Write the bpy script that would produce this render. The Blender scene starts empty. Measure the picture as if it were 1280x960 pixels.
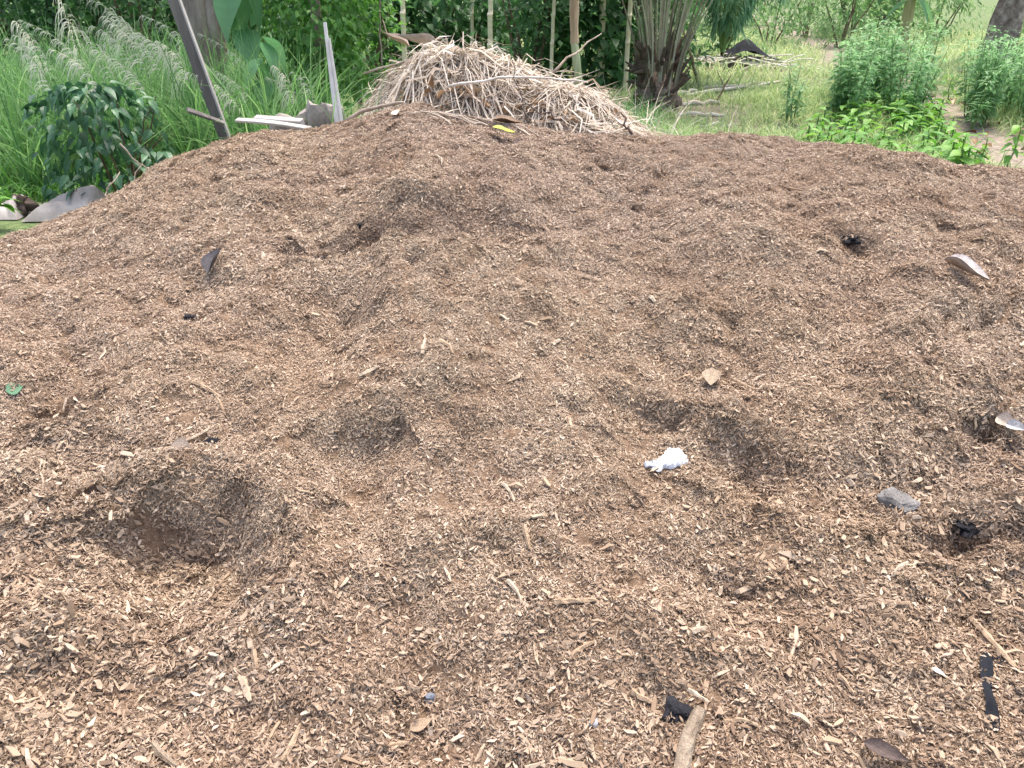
import bpy, math
import numpy as np
from mathutils import Vector, Matrix, Euler, noise as mnoise

rng = np.random.default_rng(11)
sc = bpy.context.scene
COL = sc.collection
R = math.radians

# ------------------------------------------------------------------ camera, sky, sun, exposure
CAM_Z, PITCH, FPX = 1.6, R(27.0), 967.0          # eye height, look-down angle, focal length in photo pixels (1280 wide)
cam_d = bpy.data.cameras.new("camera"); cam = bpy.data.objects.new("camera", cam_d); COL.objects.link(cam)
cam.location = (0, 0, CAM_Z); cam.rotation_euler = (R(90) - PITCH, 0, 0)
cam_d.sensor_width = 36; cam_d.lens = FPX / 1280 * 36; cam_d.clip_start = 0.05; cam_d.clip_end = 2000
sc.camera = cam
SUN_EL, SUN_AZ = 74.0, 30.0                       # azimuth measured from +Y towards +X: high, beyond the heap, a bit to the right
w = bpy.data.worlds.new("World"); sc.world = w; w.use_nodes = True
nt = w.node_tree; bg = nt.nodes["Background"]
sky = nt.nodes.new("ShaderNodeTexSky"); sky.sky_type = 'NISHITA'; sky.sun_disc = False
sky.sun_elevation = R(SUN_EL); sky.sun_rotation = R(SUN_AZ); sky.air_density = 0.9; sky.dust_density = 5.0; sky.ozone_density = 0.6
nt.links.new(sky.outputs[0], bg.inputs[0]); bg.inputs[1].default_value = 0.15
sun_d = bpy.data.lights.new("sun", 'SUN'); sun_d.energy = 1.3; sun_d.angle = R(24); sun_d.color = (1, .95, .87)
sun = bpy.data.objects.new("sun", sun_d); COL.objects.link(sun)
sdir = Vector((math.sin(R(SUN_AZ)) * math.cos(R(SUN_EL)), math.cos(R(SUN_AZ)) * math.cos(R(SUN_EL)), math.sin(R(SUN_EL))))
sun.rotation_euler = (-sdir).to_track_quat('-Z', 'Y').to_euler(); sun.location = (0, 0, 30)
sc.view_settings.view_transform = 'Standard'; sc.view_settings.look = 'None'; sc.view_settings.gamma = 1
sc.view_settings.exposure = 1.48
sc.render.engine = 'CYCLES'

# ------------------------------------------------------------------ helpers
def ray(u, v):
    x = (u - 640) / FPX; yc = (480 - v) / FPX
    return np.array([x, math.cos(PITCH) + yc * math.sin(PITCH), -math.sin(PITCH) + yc * math.cos(PITCH)])
def at(u, v, y):                                   # the point seen at photo pixel (u, v) that lies y metres ahead
    d = ray(u, v); t = y / d[1]; return np.array([d[0] * t, y, CAM_Z + d[2] * t])
def gnd(u, v, z=0.0):
    d = ray(u, v); t = (z - CAM_Z) / d[2]; return np.array([d[0] * t, d[1] * t, z])

def prop(o, label=None, cat=None, group=None, kind=None):
    if label: o["label"] = label
    if cat: o["category"] = cat
    if group: o["group"] = group
    if kind: o["kind"] = kind
    return o
def link(o, parent=None):
    COL.objects.link(o)
    if parent is not None: o.parent = parent
    return o
def thing(name, label, cat, loc=(0, 0, 0), rotz=0.0, group=None):
    o = bpy.data.objects.new(name, None); o.empty_display_size = .1; link(o)
    o.location = tuple(float(c) for c in loc); o.rotation_euler = (0, 0, rotz)
    return prop(o, label, cat, group)
def mesh(name, V, F, T=None, mat=None, smooth=False):
    V = np.asarray(V, np.float32).reshape(-1, 3); me = bpy.data.meshes.new(name)
    if isinstance(F, np.ndarray):
        k = F.shape[1]; n = len(F)
        me.vertices.add(len(V)); me.vertices.foreach_set("co", V.ravel())
        me.loops.add(n * k); me.loops.foreach_set("vertex_index", F.astype(np.int32).ravel())
        me.polygons.add(n); me.polygons.foreach_set("loop_start", np.arange(0, n * k, k, dtype=np.int32))
        me.polygons.foreach_set("loop_total", np.full(n, k, np.int32))
        me.update(calc_edges=True)
    else:
        me.from_pydata(V.tolist(), [], F); me.update()
    if T is not None:
        a = me.attributes.new("tint", 'FLOAT', 'POINT'); a.data.foreach_set("value", np.asarray(T, np.float32).ravel())
    me.polygons.foreach_set("use_smooth", np.full(len(me.polygons), smooth, bool))
    if mat: me.materials.append(mat)
    return me
def obj(name, me, parent=None, loc=None, rot=None, scale=None):
    o = bpy.data.objects.new(name, me); link(o, parent)
    if loc is not None: o.location = tuple(float(c) for c in loc)
    if rot is not None: o.rotation_euler = tuple(float(c) for c in rot)
    if scale is not None: o.scale = (scale,) * 3 if np.isscalar(scale) else tuple(scale)
    return o
class MB:                                          # collects triangles / quads (kept as triangles) into one mesh
    def __init__(s): s.V, s.F, s.T, s.n = [], [], [], 0
    def add(s, V, F, T=0.5):
        V = np.asarray(V, float).reshape(-1, 3); F = np.asarray(F)
        if F.shape[1] == 4: F = np.concatenate([F[:, [0, 1, 2]], F[:, [0, 2, 3]]])
        s.V.append(V); s.F.append(F + s.n); s.T.append(np.broadcast_to(np.asarray(T, float), (len(V),))); s.n += len(V); return s
    def mesh(s, name, mat=None, smooth=False):
        return mesh(name, np.concatenate(s.V), np.concatenate(s.F), np.concatenate(s.T), mat, smooth)
    def build(s, name, mat, parent=None, smooth=False, **k): return obj(name, s.mesh(name, mat, smooth), parent, **k)
def rotm(yaw, pitch, roll):                        # Rz(yaw) Rx(pitch) Ry(roll), batched
    cy, sy, cp, sp, cr, sr = np.cos(yaw), np.sin(yaw), np.cos(pitch), np.sin(pitch), np.cos(roll), np.sin(roll)
    m = np.empty(np.shape(yaw) + (3, 3))
    m[..., 0, 0] = cy * cr - sy * sp * sr; m[..., 0, 1] = -sy * cp; m[..., 0, 2] = cy * sr + sy * sp * cr
    m[..., 1, 0] = sy * cr + cy * sp * sr; m[..., 1, 1] = cy * cp; m[..., 1, 2] = sy * sr - cy * sp * cr
    m[..., 2, 0] = -cp * sr; m[..., 2, 1] = sp; m[..., 2, 2] = cp * cr
    return m
def scatter(tv, tf, loc, yaw, pitch, roll, scl, tint):
    m = rotm(yaw, pitch, roll); scl = np.asarray(scl, float)
    if scl.ndim == 1: scl = scl[:, None]
    P = tv[None] * scl[:, None, :]
    P = np.einsum('nij,nkj->nki', m, P) + np.asarray(loc)[:, None, :]
    n, k = len(P), len(tv)
    F = (tf[None] + (np.arange(n) * k)[:, None, None]).reshape(-1, tf.shape[1])
    return P.reshape(-1, 3), F, np.repeat(tint, k)
def leaf_tpl(n=3, wid=.5, fold=.12, droop=.25, tip=.75, wave=0.0):   # unit-length leaf along +Y
    V, F = [], []
    for i in range(n + 1):
        t = i / n; hw = wid / 2 * (math.sin(math.pi * t ** tip) if 0 < t < 1 else .03)
        z = -droop * t * t; y = t * (1 - .15 * droop * t)
        V += [(-hw, y, z + fold * hw * 2 + wave * math.sin(t * 9)), (0, y, z), (hw, y, z + fold * hw * 2 - wave * math.sin(t * 9 + 1))]
        if i:
            a = 3 * (i - 1); F += [(a, a + 1, a + 4), (a, a + 4, a + 3), (a + 1, a + 2, a + 5), (a + 1, a + 5, a + 4)]
    return np.array(V), np.array(F)
def tube(pts, rad, ns=7, cap=True, wob=0.0):
    pts = np.asarray(pts, float); n = len(pts); rad = np.broadcast_to(np.asarray(rad, float), (n,))
    d = np.gradient(pts, axis=0); d /= np.linalg.norm(d, axis=1)[:, None] + 1e-9
    ref = np.array([0, 0, 1.0]) if abs(d[:, 2]).mean() < .8 else np.array([1.0, 0, 0])
    a = np.cross(d, ref); a /= np.linalg.norm(a, axis=1)[:, None] + 1e-9; b = np.cross(d, a)
    th = np.arange(ns) * 2 * math.pi / ns
    r = rad[:, None] * (1 + wob * rng.standard_normal((n, ns)))
    V = pts[:, None] + r[..., None] * (np.cos(th)[None, :, None] * a[:, None] + np.sin(th)[None, :, None] * b[:, None])
    V = V.reshape(-1, 3); F = []
    for i in range(n - 1):
        for j in range(ns):
            F.append((i * ns + j, i * ns + (j + 1) % ns, (i + 1) * ns + (j + 1) % ns, (i + 1) * ns + j))
    F = np.array(F); F = np.concatenate([F[:, [0, 1, 2]], F[:, [0, 2, 3]]])
    if cap:
        c0, c1 = len(V), len(V) + 1; V = np.vstack([V, pts[0], pts[-1]])
        e = [(c0, (j + 1) % ns, j) for j in range(ns)] + [(c1, (n - 1) * ns + j, (n - 1) * ns + (j + 1) % ns) for j in range(ns)]
        F = np.vstack([F, e])
    return V, F
def curve(p0, p1, sag=0.0, n=7, jit=0.0):
    t = np.linspace(0, 1, n)[:, None]; P = (1 - t) * np.asarray(p0, float) + t * np.asarray(p1, float)
    P[:, 2] += sag * 4 * (t * (1 - t))[:, 0]
    return P + jit * rng.standard_normal(P.shape) * (4 * t * (1 - t))
def ribbons(base, yaw, L, lean, bend, wid, n=4, tint=None, twist=None):
    m = len(base); t = np.linspace(0, 1, n + 1)[None, :]
    hd = np.stack([np.cos(yaw), np.sin(yaw)], -1)
    h = L[:, None] * (lean[:, None] * t + bend[:, None] * t ** 2)
    z = L[:, None] * (t * np.sqrt(np.clip(1 - lean ** 2, .05, 1))[:, None] - .55 * bend[:, None] ** 1.0 * t ** 3)
    C = np.empty((m, n + 1, 3)); C[..., :2] = base[:, None, :2] + h[..., None] * hd[:, None]; C[..., 2] = base[:, None, 2] + z
    tw = yaw + math.pi / 2 if twist is None else yaw + math.pi / 2 + twist
    sd = np.stack([np.cos(tw), np.sin(tw), np.zeros(m)], -1)
    w_ = wid[:, None] * (np.clip(1 - t, .04, 1) ** .6) * .5
    V = np.stack([C - w_[..., None] * sd[:, None], C + w_[..., None] * sd[:, None]], 2).reshape(m, -1, 3)
    k = 2 * (n + 1); q = np.array([(2 * i, 2 * i + 1, 2 * i + 3, 2 * i + 2) for i in range(n)])
    F = (q[None] + (np.arange(m) * k)[:, None, None]).reshape(-1, 4)
    T = np.repeat(tint if tint is not None else rng.random(m), k)
    return V.reshape(-1, 3), F, T

# value noise
_perm = np.random.default_rng(5).random((256, 256))
def vnoise(x, y):
    xi, yi = np.floor(x).astype(int), np.floor(y).astype(int); fx, fy = x - xi, y - yi
    fx = fx * fx * fx * (fx * (fx * 6 - 15) + 10); fy = fy * fy * fy * (fy * (fy * 6 - 15) + 10)
    g = lambda a, b: _perm[a % 256, b % 256]
    return ((g(xi, yi) * (1 - fx) + g(xi + 1, yi) * fx) * (1 - fy) + (g(xi, yi + 1) * (1 - fx) + g(xi + 1, yi + 1) * fx) * fy) * 2 - 1
def fbm(x, y, f, o=3):
    s, a = 0, 1.0
    for k in range(o):
        s = s + a * vnoise(x * f + 17.3 * k + 40, y * f + 9.1 * k + 70); f *= 2.07; a *= .5
    return s

# ------------------------------------------------------------------ materials
def newmat(name):
    m = bpy.data.materials.new(name); m.use_nodes = True; n = m.node_tree; p = n.nodes["Principled BSDF"]
    p.inputs["Specular IOR Level"].default_value = .25
    return m, n, p
def ramp(n, stops):
    r = n.nodes.new("ShaderNodeValToRGB"); e = r.color_ramp.elements
    while len(e) < len(stops): e.new(.5)
    for el, (p, c) in zip(e, stops): el.position = p; el.color = (*c, 1)
    return r
def noise_node(n, scale, detail=4, rough=.6, vec=None, coord="Object"):
    t = n.nodes.new("ShaderNodeTexNoise"); t.inputs["Scale"].default_value = scale; t.inputs["Detail"].default_value = detail
    t.inputs["Roughness"].default_value = rough
    if vec is None:
        tc = n.nodes.new("ShaderNodeTexCoord"); vec = tc.outputs[coord]
    n.links.new(vec, t.inputs["Vector"]); return t
def mat_tint(name, cols, rough=.7, transl=0.0, world_var=None, sheen=0.0, spec=.25, objvar=0.0, grain=0.0):
    """colour from the per-piece tint attribute; leaves may let light through"""
    m, n, p = newmat(name); L = n.links
    at_ = n.nodes.new("ShaderNodeAttribute"); at_.attribute_name = "tint"
    fac = at_.outputs["Fac"]
    if objvar:
        oi = n.nodes.new("ShaderNodeObjectInfo"); ma = n.nodes.new("ShaderNodeMath"); ma.operation = 'MULTIPLY_ADD'
        sb = n.nodes.new("ShaderNodeMath"); sb.operation = 'SUBTRACT'; L.new(oi.outputs["Random"], sb.inputs[0]); sb.inputs[1].default_value = .5
        L.new(sb.outputs[0], ma.inputs[0]); ma.inputs[1].default_value = objvar; L.new(fac, ma.inputs[2]); fac = ma.outputs[0]
    r = ramp(n, [(i / (len(cols) - 1), c) for i, c in enumerate(cols)]); L.new(fac, r.inputs[0]); c = r.outputs[0]
    if world_var:
        g = n.nodes.new("ShaderNodeNewGeometry")
        for scale, amt, colr in world_var:
            t = noise_node(n, scale, 3, .55, g.outputs["Position"])
            mr = n.nodes.new("ShaderNodeMapRange"); mr.inputs[1].default_value = .38; mr.inputs[2].default_value = .68; mr.inputs[4].default_value = amt
            L.new(t.outputs[0], mr.inputs[0])
            mx = n.nodes.new("ShaderNodeMix"); mx.data_type = 'RGBA'; mx.blend_type = 'MULTIPLY'
            L.new(mr.outputs[0], mx.inputs[0]); L.new(c, mx.inputs[6]); mx.inputs[7].default_value = (*colr, 1); c = mx.outputs[2]
    if grain:
        t = noise_node(n, grain, 3, .7)
        mr = n.nodes.new("ShaderNodeMapRange"); mr.inputs[1].default_value = .3; mr.inputs[2].default_value = .7; mr.inputs[3].default_value = .7; mr.inputs[4].default_value = 1.2
        L.new(t.outputs[0], mr.inputs[0]); mx = n.nodes.new("ShaderNodeMix"); mx.data_type = 'RGBA'; mx.blend_type = 'MULTIPLY'; mx.inputs[0].default_value = 1
        L.new(c, mx.inputs[6]); L.new(mr.outputs[0], mx.inputs[7]); c = mx.outputs[2]
    L.new(c, p.inputs["Base Color"]); p.inputs["Roughness"].default_value = rough; p.inputs["Specular IOR Level"].default_value = spec
    if transl:
        tr = n.nodes.new("ShaderNodeBsdfTranslucent"); hs = n.nodes.new("ShaderNodeHueSaturation"); hs.inputs["Saturation"].default_value = 1.1; hs.inputs["Value"].default_value = 1.3
        L.new(c, hs.inputs["Color"]); L.new(hs.outputs[0], tr.inputs[0])
        ms = n.nodes.new("ShaderNodeMixShader"); ms.inputs[0].default_value = transl
        L.new(p.outputs[0], ms.inputs[1]); L.new(tr.outputs[0], ms.inputs[2]); L.new(ms.outputs[0], n.nodes["Material Output"].inputs[0])
    return m
def mat_noise(name, stops, scale, rough=.85, bump=.0, bscale=None, stretch=None, spec=.25):
    m, n, p = newmat(name); L = n.links; tc = n.nodes.new("ShaderNodeTexCoord"); vec = tc.outputs["Object"]
    if stretch:
        mp = n.nodes.new("ShaderNodeMapping"); mp.inputs["Scale"].default_value = stretch; L.new(vec, mp.inputs[0]); vec = mp.outputs[0]
    t = noise_node(n, scale, 6, .65, vec); r = ramp(n, stops); L.new(t.outputs[0], r.inputs[0]); L.new(r.outputs[0], p.inputs["Base Color"])
    p.inputs["Roughness"].default_value = rough; p.inputs["Specular IOR Level"].default_value = spec
    if bump:
        t2 = noise_node(n, bscale or scale * 3, 5, .7, vec); b = n.nodes.new("ShaderNodeBump"); b.inputs["Strength"].default_value = bump; b.inputs["Distance"].default_value = .02
        L.new(t2.outputs[0], b.inputs["Height"]); L.new(b.outputs[0], p.inputs["Normal"])
    return m
CHIP_COLS = [(.145, .10, .070), (.275, .20, .143), (.36, .273, .20), (.425, .333, .25), (.49, .393, .302), (.57, .472, .378)]
M_chip = mat_tint("chip_wood", CHIP_COLS, .8, 0, [(1.1, .4, (.96, .89, .89)), (3.7, .65, (.78, .71, .66)), (.6, .45, (1.0, .98, .84))], objvar=.14)
M_bigchip = mat_tint("sliver_wood", [(.20, .13, .085), (.33, .235, .155), (.45, .34, .235), (.60, .48, .36)], .8, 0, objvar=.55, grain=60)
M_heap = mat_noise("heap_fines", [(.3, (.10, .063, .04)), (.5, (.21, .14, .09)), (.7, (.33, .235, .16))], 90, .95, .6, 150)  # dark base colour puts shade into the gaps between the chips
M_soil = None
G = lambda name, a, b, c, tl=.3, rough=.5, **k: mat_tint(name, [a, b, c], rough, tl, **k)
M_grass = G("tall_grass", (.06, .15, .05), (.15, .30, .10), (.33, .48, .22), .4)
M_plume = mat_tint("plume", [(.42, .45, .33), (.55, .56, .44), (.68, .67, .55)], .8, .3)
M_shrub = G("dark_shrub_leaf", (.025, .075, .035), (.05, .135, .06), (.10, .21, .10), .22, .45, spec=.5, objvar=.8)
M_vine = G("vine_leaf", (.05, .13, .03), (.12, .28, .06), (.25, .43, .12), .4, .42, spec=.4)
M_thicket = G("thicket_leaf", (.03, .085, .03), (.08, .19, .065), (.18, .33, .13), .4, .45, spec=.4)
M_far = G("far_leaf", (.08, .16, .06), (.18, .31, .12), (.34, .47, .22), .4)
M_field = G("field_grass", (.14, .25, .09), (.33, .43, .19), (.60, .61, .36), .4)  # lightened colours carry the washed-out sunshine on the clearing
M_herb = G("herb_leaf", (.10, .21, .085), (.22, .39, .18), (.38, .54, .30), .5, .45)
M_bed = G("bed_leaf", (.07, .19, .035), (.15, .33, .065), (.28, .46, .12), .35, .45, objvar=.5)
M_broad = G("broad_leaf", (.07, .19, .08), (.15, .32, .14), (.28, .45, .24), .4, .4)
M_green_stem = mat_noise("green_stem", [(.35, (.09, .16, .05)), (.65, (.2, .28, .1))], 8, .6)
M_brown_stem = mat_noise("brown_stem", [(.35, (.09, .06, .04)), (.65, (.2, .15, .1))], 12, .9)
M_bark = mat_noise("bark", [(.3, (.16, .115, .095)), (.5, (.36, .28, .235)), (.7, (.52, .43, .38))], 5, .95, .8, 14, (1, 1, .35))
M_culm = mat_noise("bamboo_culm", [(.3, (.55, .46, .29)), (.5, (.70, .61, .42)), (.7, (.80, .72, .54))], 2.2, .5, 0, None, (1, 1, 3), .4)
M_frond = mat_tint("dry_frond", [(.17, .125, .09), (.42, .34, .265), (.62, .54, .44), (.80, .74, .65)], .75, .12, objvar=.45)
M_rachis = mat_noise("dry_rachis", [(.3, (.25, .18, .13)), (.7, (.52, .43, .34))], 6, .8)
M_dead = mat_tint("dead_leaf", [(.10, .06, .035), (.24, .15, .085), (.42, .29, .18), (.55, .42, .29)], .75, .15, objvar=.9)

# ------------------------------------------------------------------ the ground
def path_mask(x, y):                               # bare trodden strip on the right
    cx = 5.75 + .12 * (y - 8) + .35 * np.sin(y * .55) + .10 * (y - 8) * (y > 16)
    return np.exp(-((x - cx) / (.42 + .015 * y)) ** 2) * (y > 5)
def bare_mask(x, y):
    m = .8 * np.exp(-(((x - 4.1) / .6) ** 2 + ((y - 10.6) / .3) ** 2)) + .6 * np.exp(-(((x - 5.4) / .8) ** 2 + ((y - 17.5) / .8) ** 2)) + .85 * np.exp(-(((x - 3.0) / .9) ** 2 + ((y - 12.3) / 2.0) ** 2))
    return np.clip(m, 0, 1)
M_gr, n_, p_ = newmat("ground_soil"); L_ = n_.links
a_ = n_.nodes.new("ShaderNodeAttribute"); a_.attribute_name = "tint"
t1_ = noise_node(n_, 1.3, 6, .65); t2_ = noise_node(n_, 14, 5, .7)
soil_ = ramp(n_, [(.3, (.14, .11, .085)), (.55, (.27, .225, .175)), (.75, (.40, .35, .285))]); L_.new(t2_.outputs[0], soil_.inputs[0])
gras_ = ramp(n_, [(.3, (.06, .10, .035)), (.55, (.14, .19, .075)), (.75, (.26, .27, .13))]); L_.new(t2_.outputs[0], gras_.inputs[0])
ad_ = n_.nodes.new("ShaderNodeMath"); ad_.operation = 'ADD'; L_.new(a_.outputs["Fac"], ad_.inputs[0]); L_.new(t1_.outputs[0], ad_.inputs[1])
mr_ = n_.nodes.new("ShaderNodeMapRange"); mr_.inputs[1].default_value = .55; mr_.inputs[2].default_value = .95; L_.new(ad_.outputs[0], mr_.inputs[0])
mx_ = n_.nodes.new("ShaderNodeMix"); mx_.data_type = 'RGBA'; L_.new(mr_.outputs[0], mx_.inputs[0]); L_.new(gras_.outputs[0], mx_.inputs[6]); L_.new(soil_.outputs[0], mx_.inputs[7])
L_.new(mx_.outputs[2], p_.inputs["Base Color"]); p_.inputs["Roughness"].default_value = .95
bp_ = n_.nodes.new("ShaderNodeBump"); bp_.inputs["Strength"].default_value = .7; bp_.inputs["Distance"].default_value = .03; L_.new(t2_.outputs[0], bp_.inputs["Height"]); L_.new(bp_.outputs[0], p_.inputs["Normal"])
def gz(x, y):
    x = np.asarray(x, float); y = np.asarray(y, float)
    far = np.clip((np.hypot(x, y) - 4) / 6, 0, 1)
    return far * (.05 * fbm(x, y, .35, 3)) - .02
gx = np.concatenate([[-500, -200, -80, -45], np.linspace(-30, 30, 151), [45, 80, 200, 500]])
gy = np.concatenate([[-400, -100, -30, -10], np.linspace(-4, 48, 131), [60, 90, 200, 600]])
X, Y = np.meshgrid(gx, gy); Z = gz(X, Y)
nx, ny = len(gx), len(gy); I = np.arange(nx * ny).reshape(ny, nx)
F = np.stack([I[:-1, :-1], I[:-1, 1:], I[1:, 1:], I[1:, :-1]], -1).reshape(-1, 4)
o = obj("ground", mesh("ground", np.stack([X, Y, Z], -1), F, np.clip(path_mask(X, Y) * .55 + bare_mask(X, Y) * .5, 0, .6).ravel(), M_gr, True)); o["kind"] = "structure"

# ------------------------------------------------------------------ the heap of chips
SIL = [(-420, 400, 2.6), (-200, 345, 3.0), (0, 300, 3.5), (60, 278, 3.75), (130, 250, 3.95), (160, 230, 4.1), (200, 203, 4.3), (277, 176, 4.55), (324, 163, 4.75), (385, 165, 4.9), (424, 158, 4.95), (458, 147, 5.0),
       (494, 134, 5.05), (525, 131, 5.1), (560, 141, 5.1), (640, 155, 5.05), (700, 165, 5.0), (780, 173, 4.95), (850, 171, 4.95), (930, 168, 4.95), (1000, 177, 4.9), (1090, 183, 4.8),
       (1150, 196, 4.7), (1200, 207, 4.65), (1280, 212, 4.55), (1450, 228, 4.2), (1750, 290, 3.4)]
_s, _y, _z, _m = [], [], [], []
for u, v, yc in SIL:
    p = at(u, v, yc); d = ray(u, v); _s.append(p[0] / yc); _y.append(yc); _z.append(p[2]); _m.append(d[2] / d[1])
_s = np.array(_s); _y = np.array(_y); _z = np.array(_z); _m = np.array(_m)
Y0, M0 = .15, .25
def heap_base(x, y):
    s = x / np.maximum(y, .8)
    yc, zc, mc = np.interp(s, _s, _y), np.interp(s, _s, _z), np.interp(s, _s, _m)
    Lh = yc - Y0; t = np.clip((y - Y0) / Lh, 0, 1)
    z = t * (1 - t) ** 2 * Lh * M0 + (3 * t ** 2 - 2 * t ** 3) * zc + t * t * (t - 1) * Lh * mc
    d = np.maximum(y - yc, 0); z = z + mc * d - .30 * d * d
    fx = np.clip((np.abs(x) - 3.3) / 1.6, 0, 1); z = z - .9 * fx * fx
    return np.where(y < Y0, (y - Y0) * .3, z)
def hit(u, v, H):
    d = ray(u, v); t = np.linspace(.8, 9, 1200); f = CAM_Z + d[2] * t - H(d[0] * t, d[1] * t)
    i = int(np.argmax(f < 0)) if (f < 0).any() else len(t) - 1
    a, b = t[max(i - 1, 0)], t[i]
    for _ in range(20):
        c = (a + b) / 2
        if CAM_Z + d[2] * c - float(H(np.array([d[0] * c]), np.array([d[1] * c]))[0]) < 0: b = c
        else: a = c
    return np.array([d[0] * b, d[1] * b, CAM_Z + d[2] * b])
# hollows trodden and dug into the heap: photo centre, half width, half height, depth, steepness
PITS = [(236, 672, 84, 70, .122, 3), (215, 640, 50, 20, .05, 3), (290, 690, 45, 60, .05, 2), (440, 562, 58, 38, .088, 3), (470, 540, 35, 20, .04, 3), (900, 565, 125, 55, .06, 2), (955, 552, 44, 36, .075, 3),
        (540, 268, 110, 26, .12, 2), (455, 279, 44, 17, .19, 3), (425, 264, 50, 22, .09, 2), (372, 308, 30, 12, .07, 2), (385, 392, 62, 40, .095, 2), (500, 330, 12, 8, .05, 3),
        (1065, 301, 20, 9, .08, 3), (1075, 380, 48, 75, .05, 2), (1078, 450, 45, 50, .035, 2), (95, 512, 40, 9, .09, 3), (40, 520, 60, 20, .04, 2), (1232, 530, 22, 14, .09, 3), (1215, 660, 36, 22, .09, 3), (1262, 660, 25, 25, .07, 3), (1250, 580, 35, 30, .05, 2),
        (480, 862, 9, 20, .07, 3), (500, 780, 75, 60, .03, 2), (830, 690, 130, 45, .045, 2), (640, 700, 28, 30, .04, 2), (30, 860, 40, 30, .06, 2), (100, 700, 14, 40, .03, 2), (1190, 289, 18, 8, .05, 3),
        (820, 490, 55, 9, .06, 3), (350, 690, 12, 30, .05, 3), (150, 618, 40, 10, .08, 3), (700, 265, 60, 22, .04, 2), (840, 320, 90, 24, .035, 2), (1195, 750, 60, 40, .04, 2), (600, 610, 55, 40, .025, 2), (120, 330, 90, 10, .03, 2), (60, 400, 16, 60, .04, 2),
        (245, 395, 30, 6, .04, 3), (980, 203, 90, 5, .018, 2), (760, 205, 90, 7, .025, 2), (610, 215, 40, 7, .05, 2), (690, 420, 60, 30, .03, 2), (290, 430, 40, 30, .03, 2), (900, 690, 60, 18, .03, 3), (1160, 520, 14, 16, .04, 3), (835, 500, 60, 6, .03, 3), (210, 265, 60, 12, .02, 2)]
BUMPS = [(660, 196, 38, 10, .05), (870, 213, 30, 6, .04), (1100, 212, 40, 7, .06), (320, 195, 30, 8, .035), (570, 308, 90, 18, .05), (560, 232, 80, 9, .025), (655, 640, 60, 50, .05), (330, 640, 30, 45, .05), (220, 590, 100, 14, .05), (890, 490, 90, 16, .05), (1140, 430, 35, 90, .06), (950, 320, 80, 24, .04),
         (800, 790, 120, 60, .05), (1000, 640, 90, 30, .04), (90, 640, 60, 40, .05), (200, 250, 60, 15, .03), (1170, 250, 60, 14, .04), (520, 480, 90, 40, .04), (90, 790, 70, 50, .04), (1120, 720, 80, 50, .04), (390, 730, 50, 60, .04), (650, 380, 90, 26, .05), (1230, 470, 40, 40, .05), (30, 480, 60, 14, .04)]
PW = []
for lst, sg in ((PITS, -1), (BUMPS, 1)):
    for q in lst:
        u, v, hw, hh, dep = q[:5]; k = q[5] if sg < 0 else 2
        c = hit(u, v, heap_base); a = hit(u + hw, v, heap_base); b = hit(u, v - hh, heap_base); b2 = hit(u, v + hh, heap_base)
        PW.append((c[0], c[1], max(np.hypot(*(a - c)[:2]), .02), max(np.hypot(*(b - b2)[:2]) / 2, .02), sg * dep, k, math.atan2(c[0], c[1])))
def heap_h(x, y, fine=True):
    wx = x + .05 * fbm(x, y, 3.1, 2) + .02 * fbm(x + 3, y, 11, 2); wy = y + .05 * fbm(x + 31, y + 7, 3.1, 2) + .024 * fbm(x, y + 9, 11, 2)
    z = heap_base(x, y)
    for cx, cy, rx, ry, dp, k, az in PW:
        m = np.hypot(wx - cx, wy - cy) < 2.6 * max(rx, ry)
        if not m.any(): continue
        dx, dy = wx[m] - cx, wy[m] - cy; ca, sa = math.cos(az), math.sin(az)
        lx, ly = (dx * ca - dy * sa) / rx, (dx * sa + dy * ca) / ry
        if dp < 0: ly = np.where(ly > 0, ly * 1.1, ly * .85)
        r2 = lx * lx + ly * ly
        if k == 3 and dp < 0:                         # a slumped step: a short steep face on the far side, a long run-out towards the near side
            sm = lambda a, b, q: (lambda c: c * c * (3 - 2 * c))(np.clip((q - a) / (b - a), 0, 1))
            z[m] += .95 * dp * np.exp(-(lx * lx) ** 1.2 * .9) * sm(-2.2, .45, ly) * (1 - sm(.55, 1.05, ly))
        else: z[m] += dp * np.exp(-(r2 ** (k / 2)) * .9)
        if dp < -.06: z[m] -= dp * .16 * np.exp(-((np.sqrt(r2) - 1.5) / .35) ** 2)
    f = np.clip((heap_base(x, y) + .02) / .15, 0, 1)
    cw = 1 - .6 * np.exp(-((y - np.interp(x / np.maximum(y, .8), _s, _y)) / .45) ** 2)
    z = z - .012 * f + f * cw * (.038 * fbm(x, y, 1.9, 2) + .026 * fbm(x + 5, y, 5.2, 3))
    if fine:
        cl = np.abs(vnoise(x * 9.3 + 3, y * 9.3)); z = z + f * (.012 * (cl - .3) + .009 * fbm(x, y, 21, 2))
        cr = np.abs(fbm(x + 50, y + 20, 3.4, 2)); pat = np.clip(fbm(x - 20, y + 60, 1.3, 2) - .15, 0, 1)       # short cracks in the crust
        z = z - f * .06 * np.exp(-(cr / .026) ** 2) * np.minimum(pat * 3, 1)
    return z
hx = np.arange(-4.9, 4.901, .0145); hy = np.arange(.0, 7.0, .0145)
X, Y = np.meshgrid(hx, hy); Z = heap_h(X, Y)
HG = Z.copy()
def heap_g(x, y):                                  # the finished surface, read back from its grid
    fx = np.clip((x - hx[0]) / .0145, 0, len(hx) - 1.001); fy = np.clip((y - hy[0]) / .0145, 0, len(hy) - 1.001)
    i, j = fx.astype(int), fy.astype(int); a, b = fx - i, fy - j
    return (HG[j, i] * (1 - a) + HG[j, i + 1] * a) * (1 - b) + (HG[j + 1, i] * (1 - a) + HG[j + 1, i + 1] * a) * b
nx, ny = len(hx), len(hy); I = np.arange(nx * ny).reshape(ny, nx)
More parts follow.
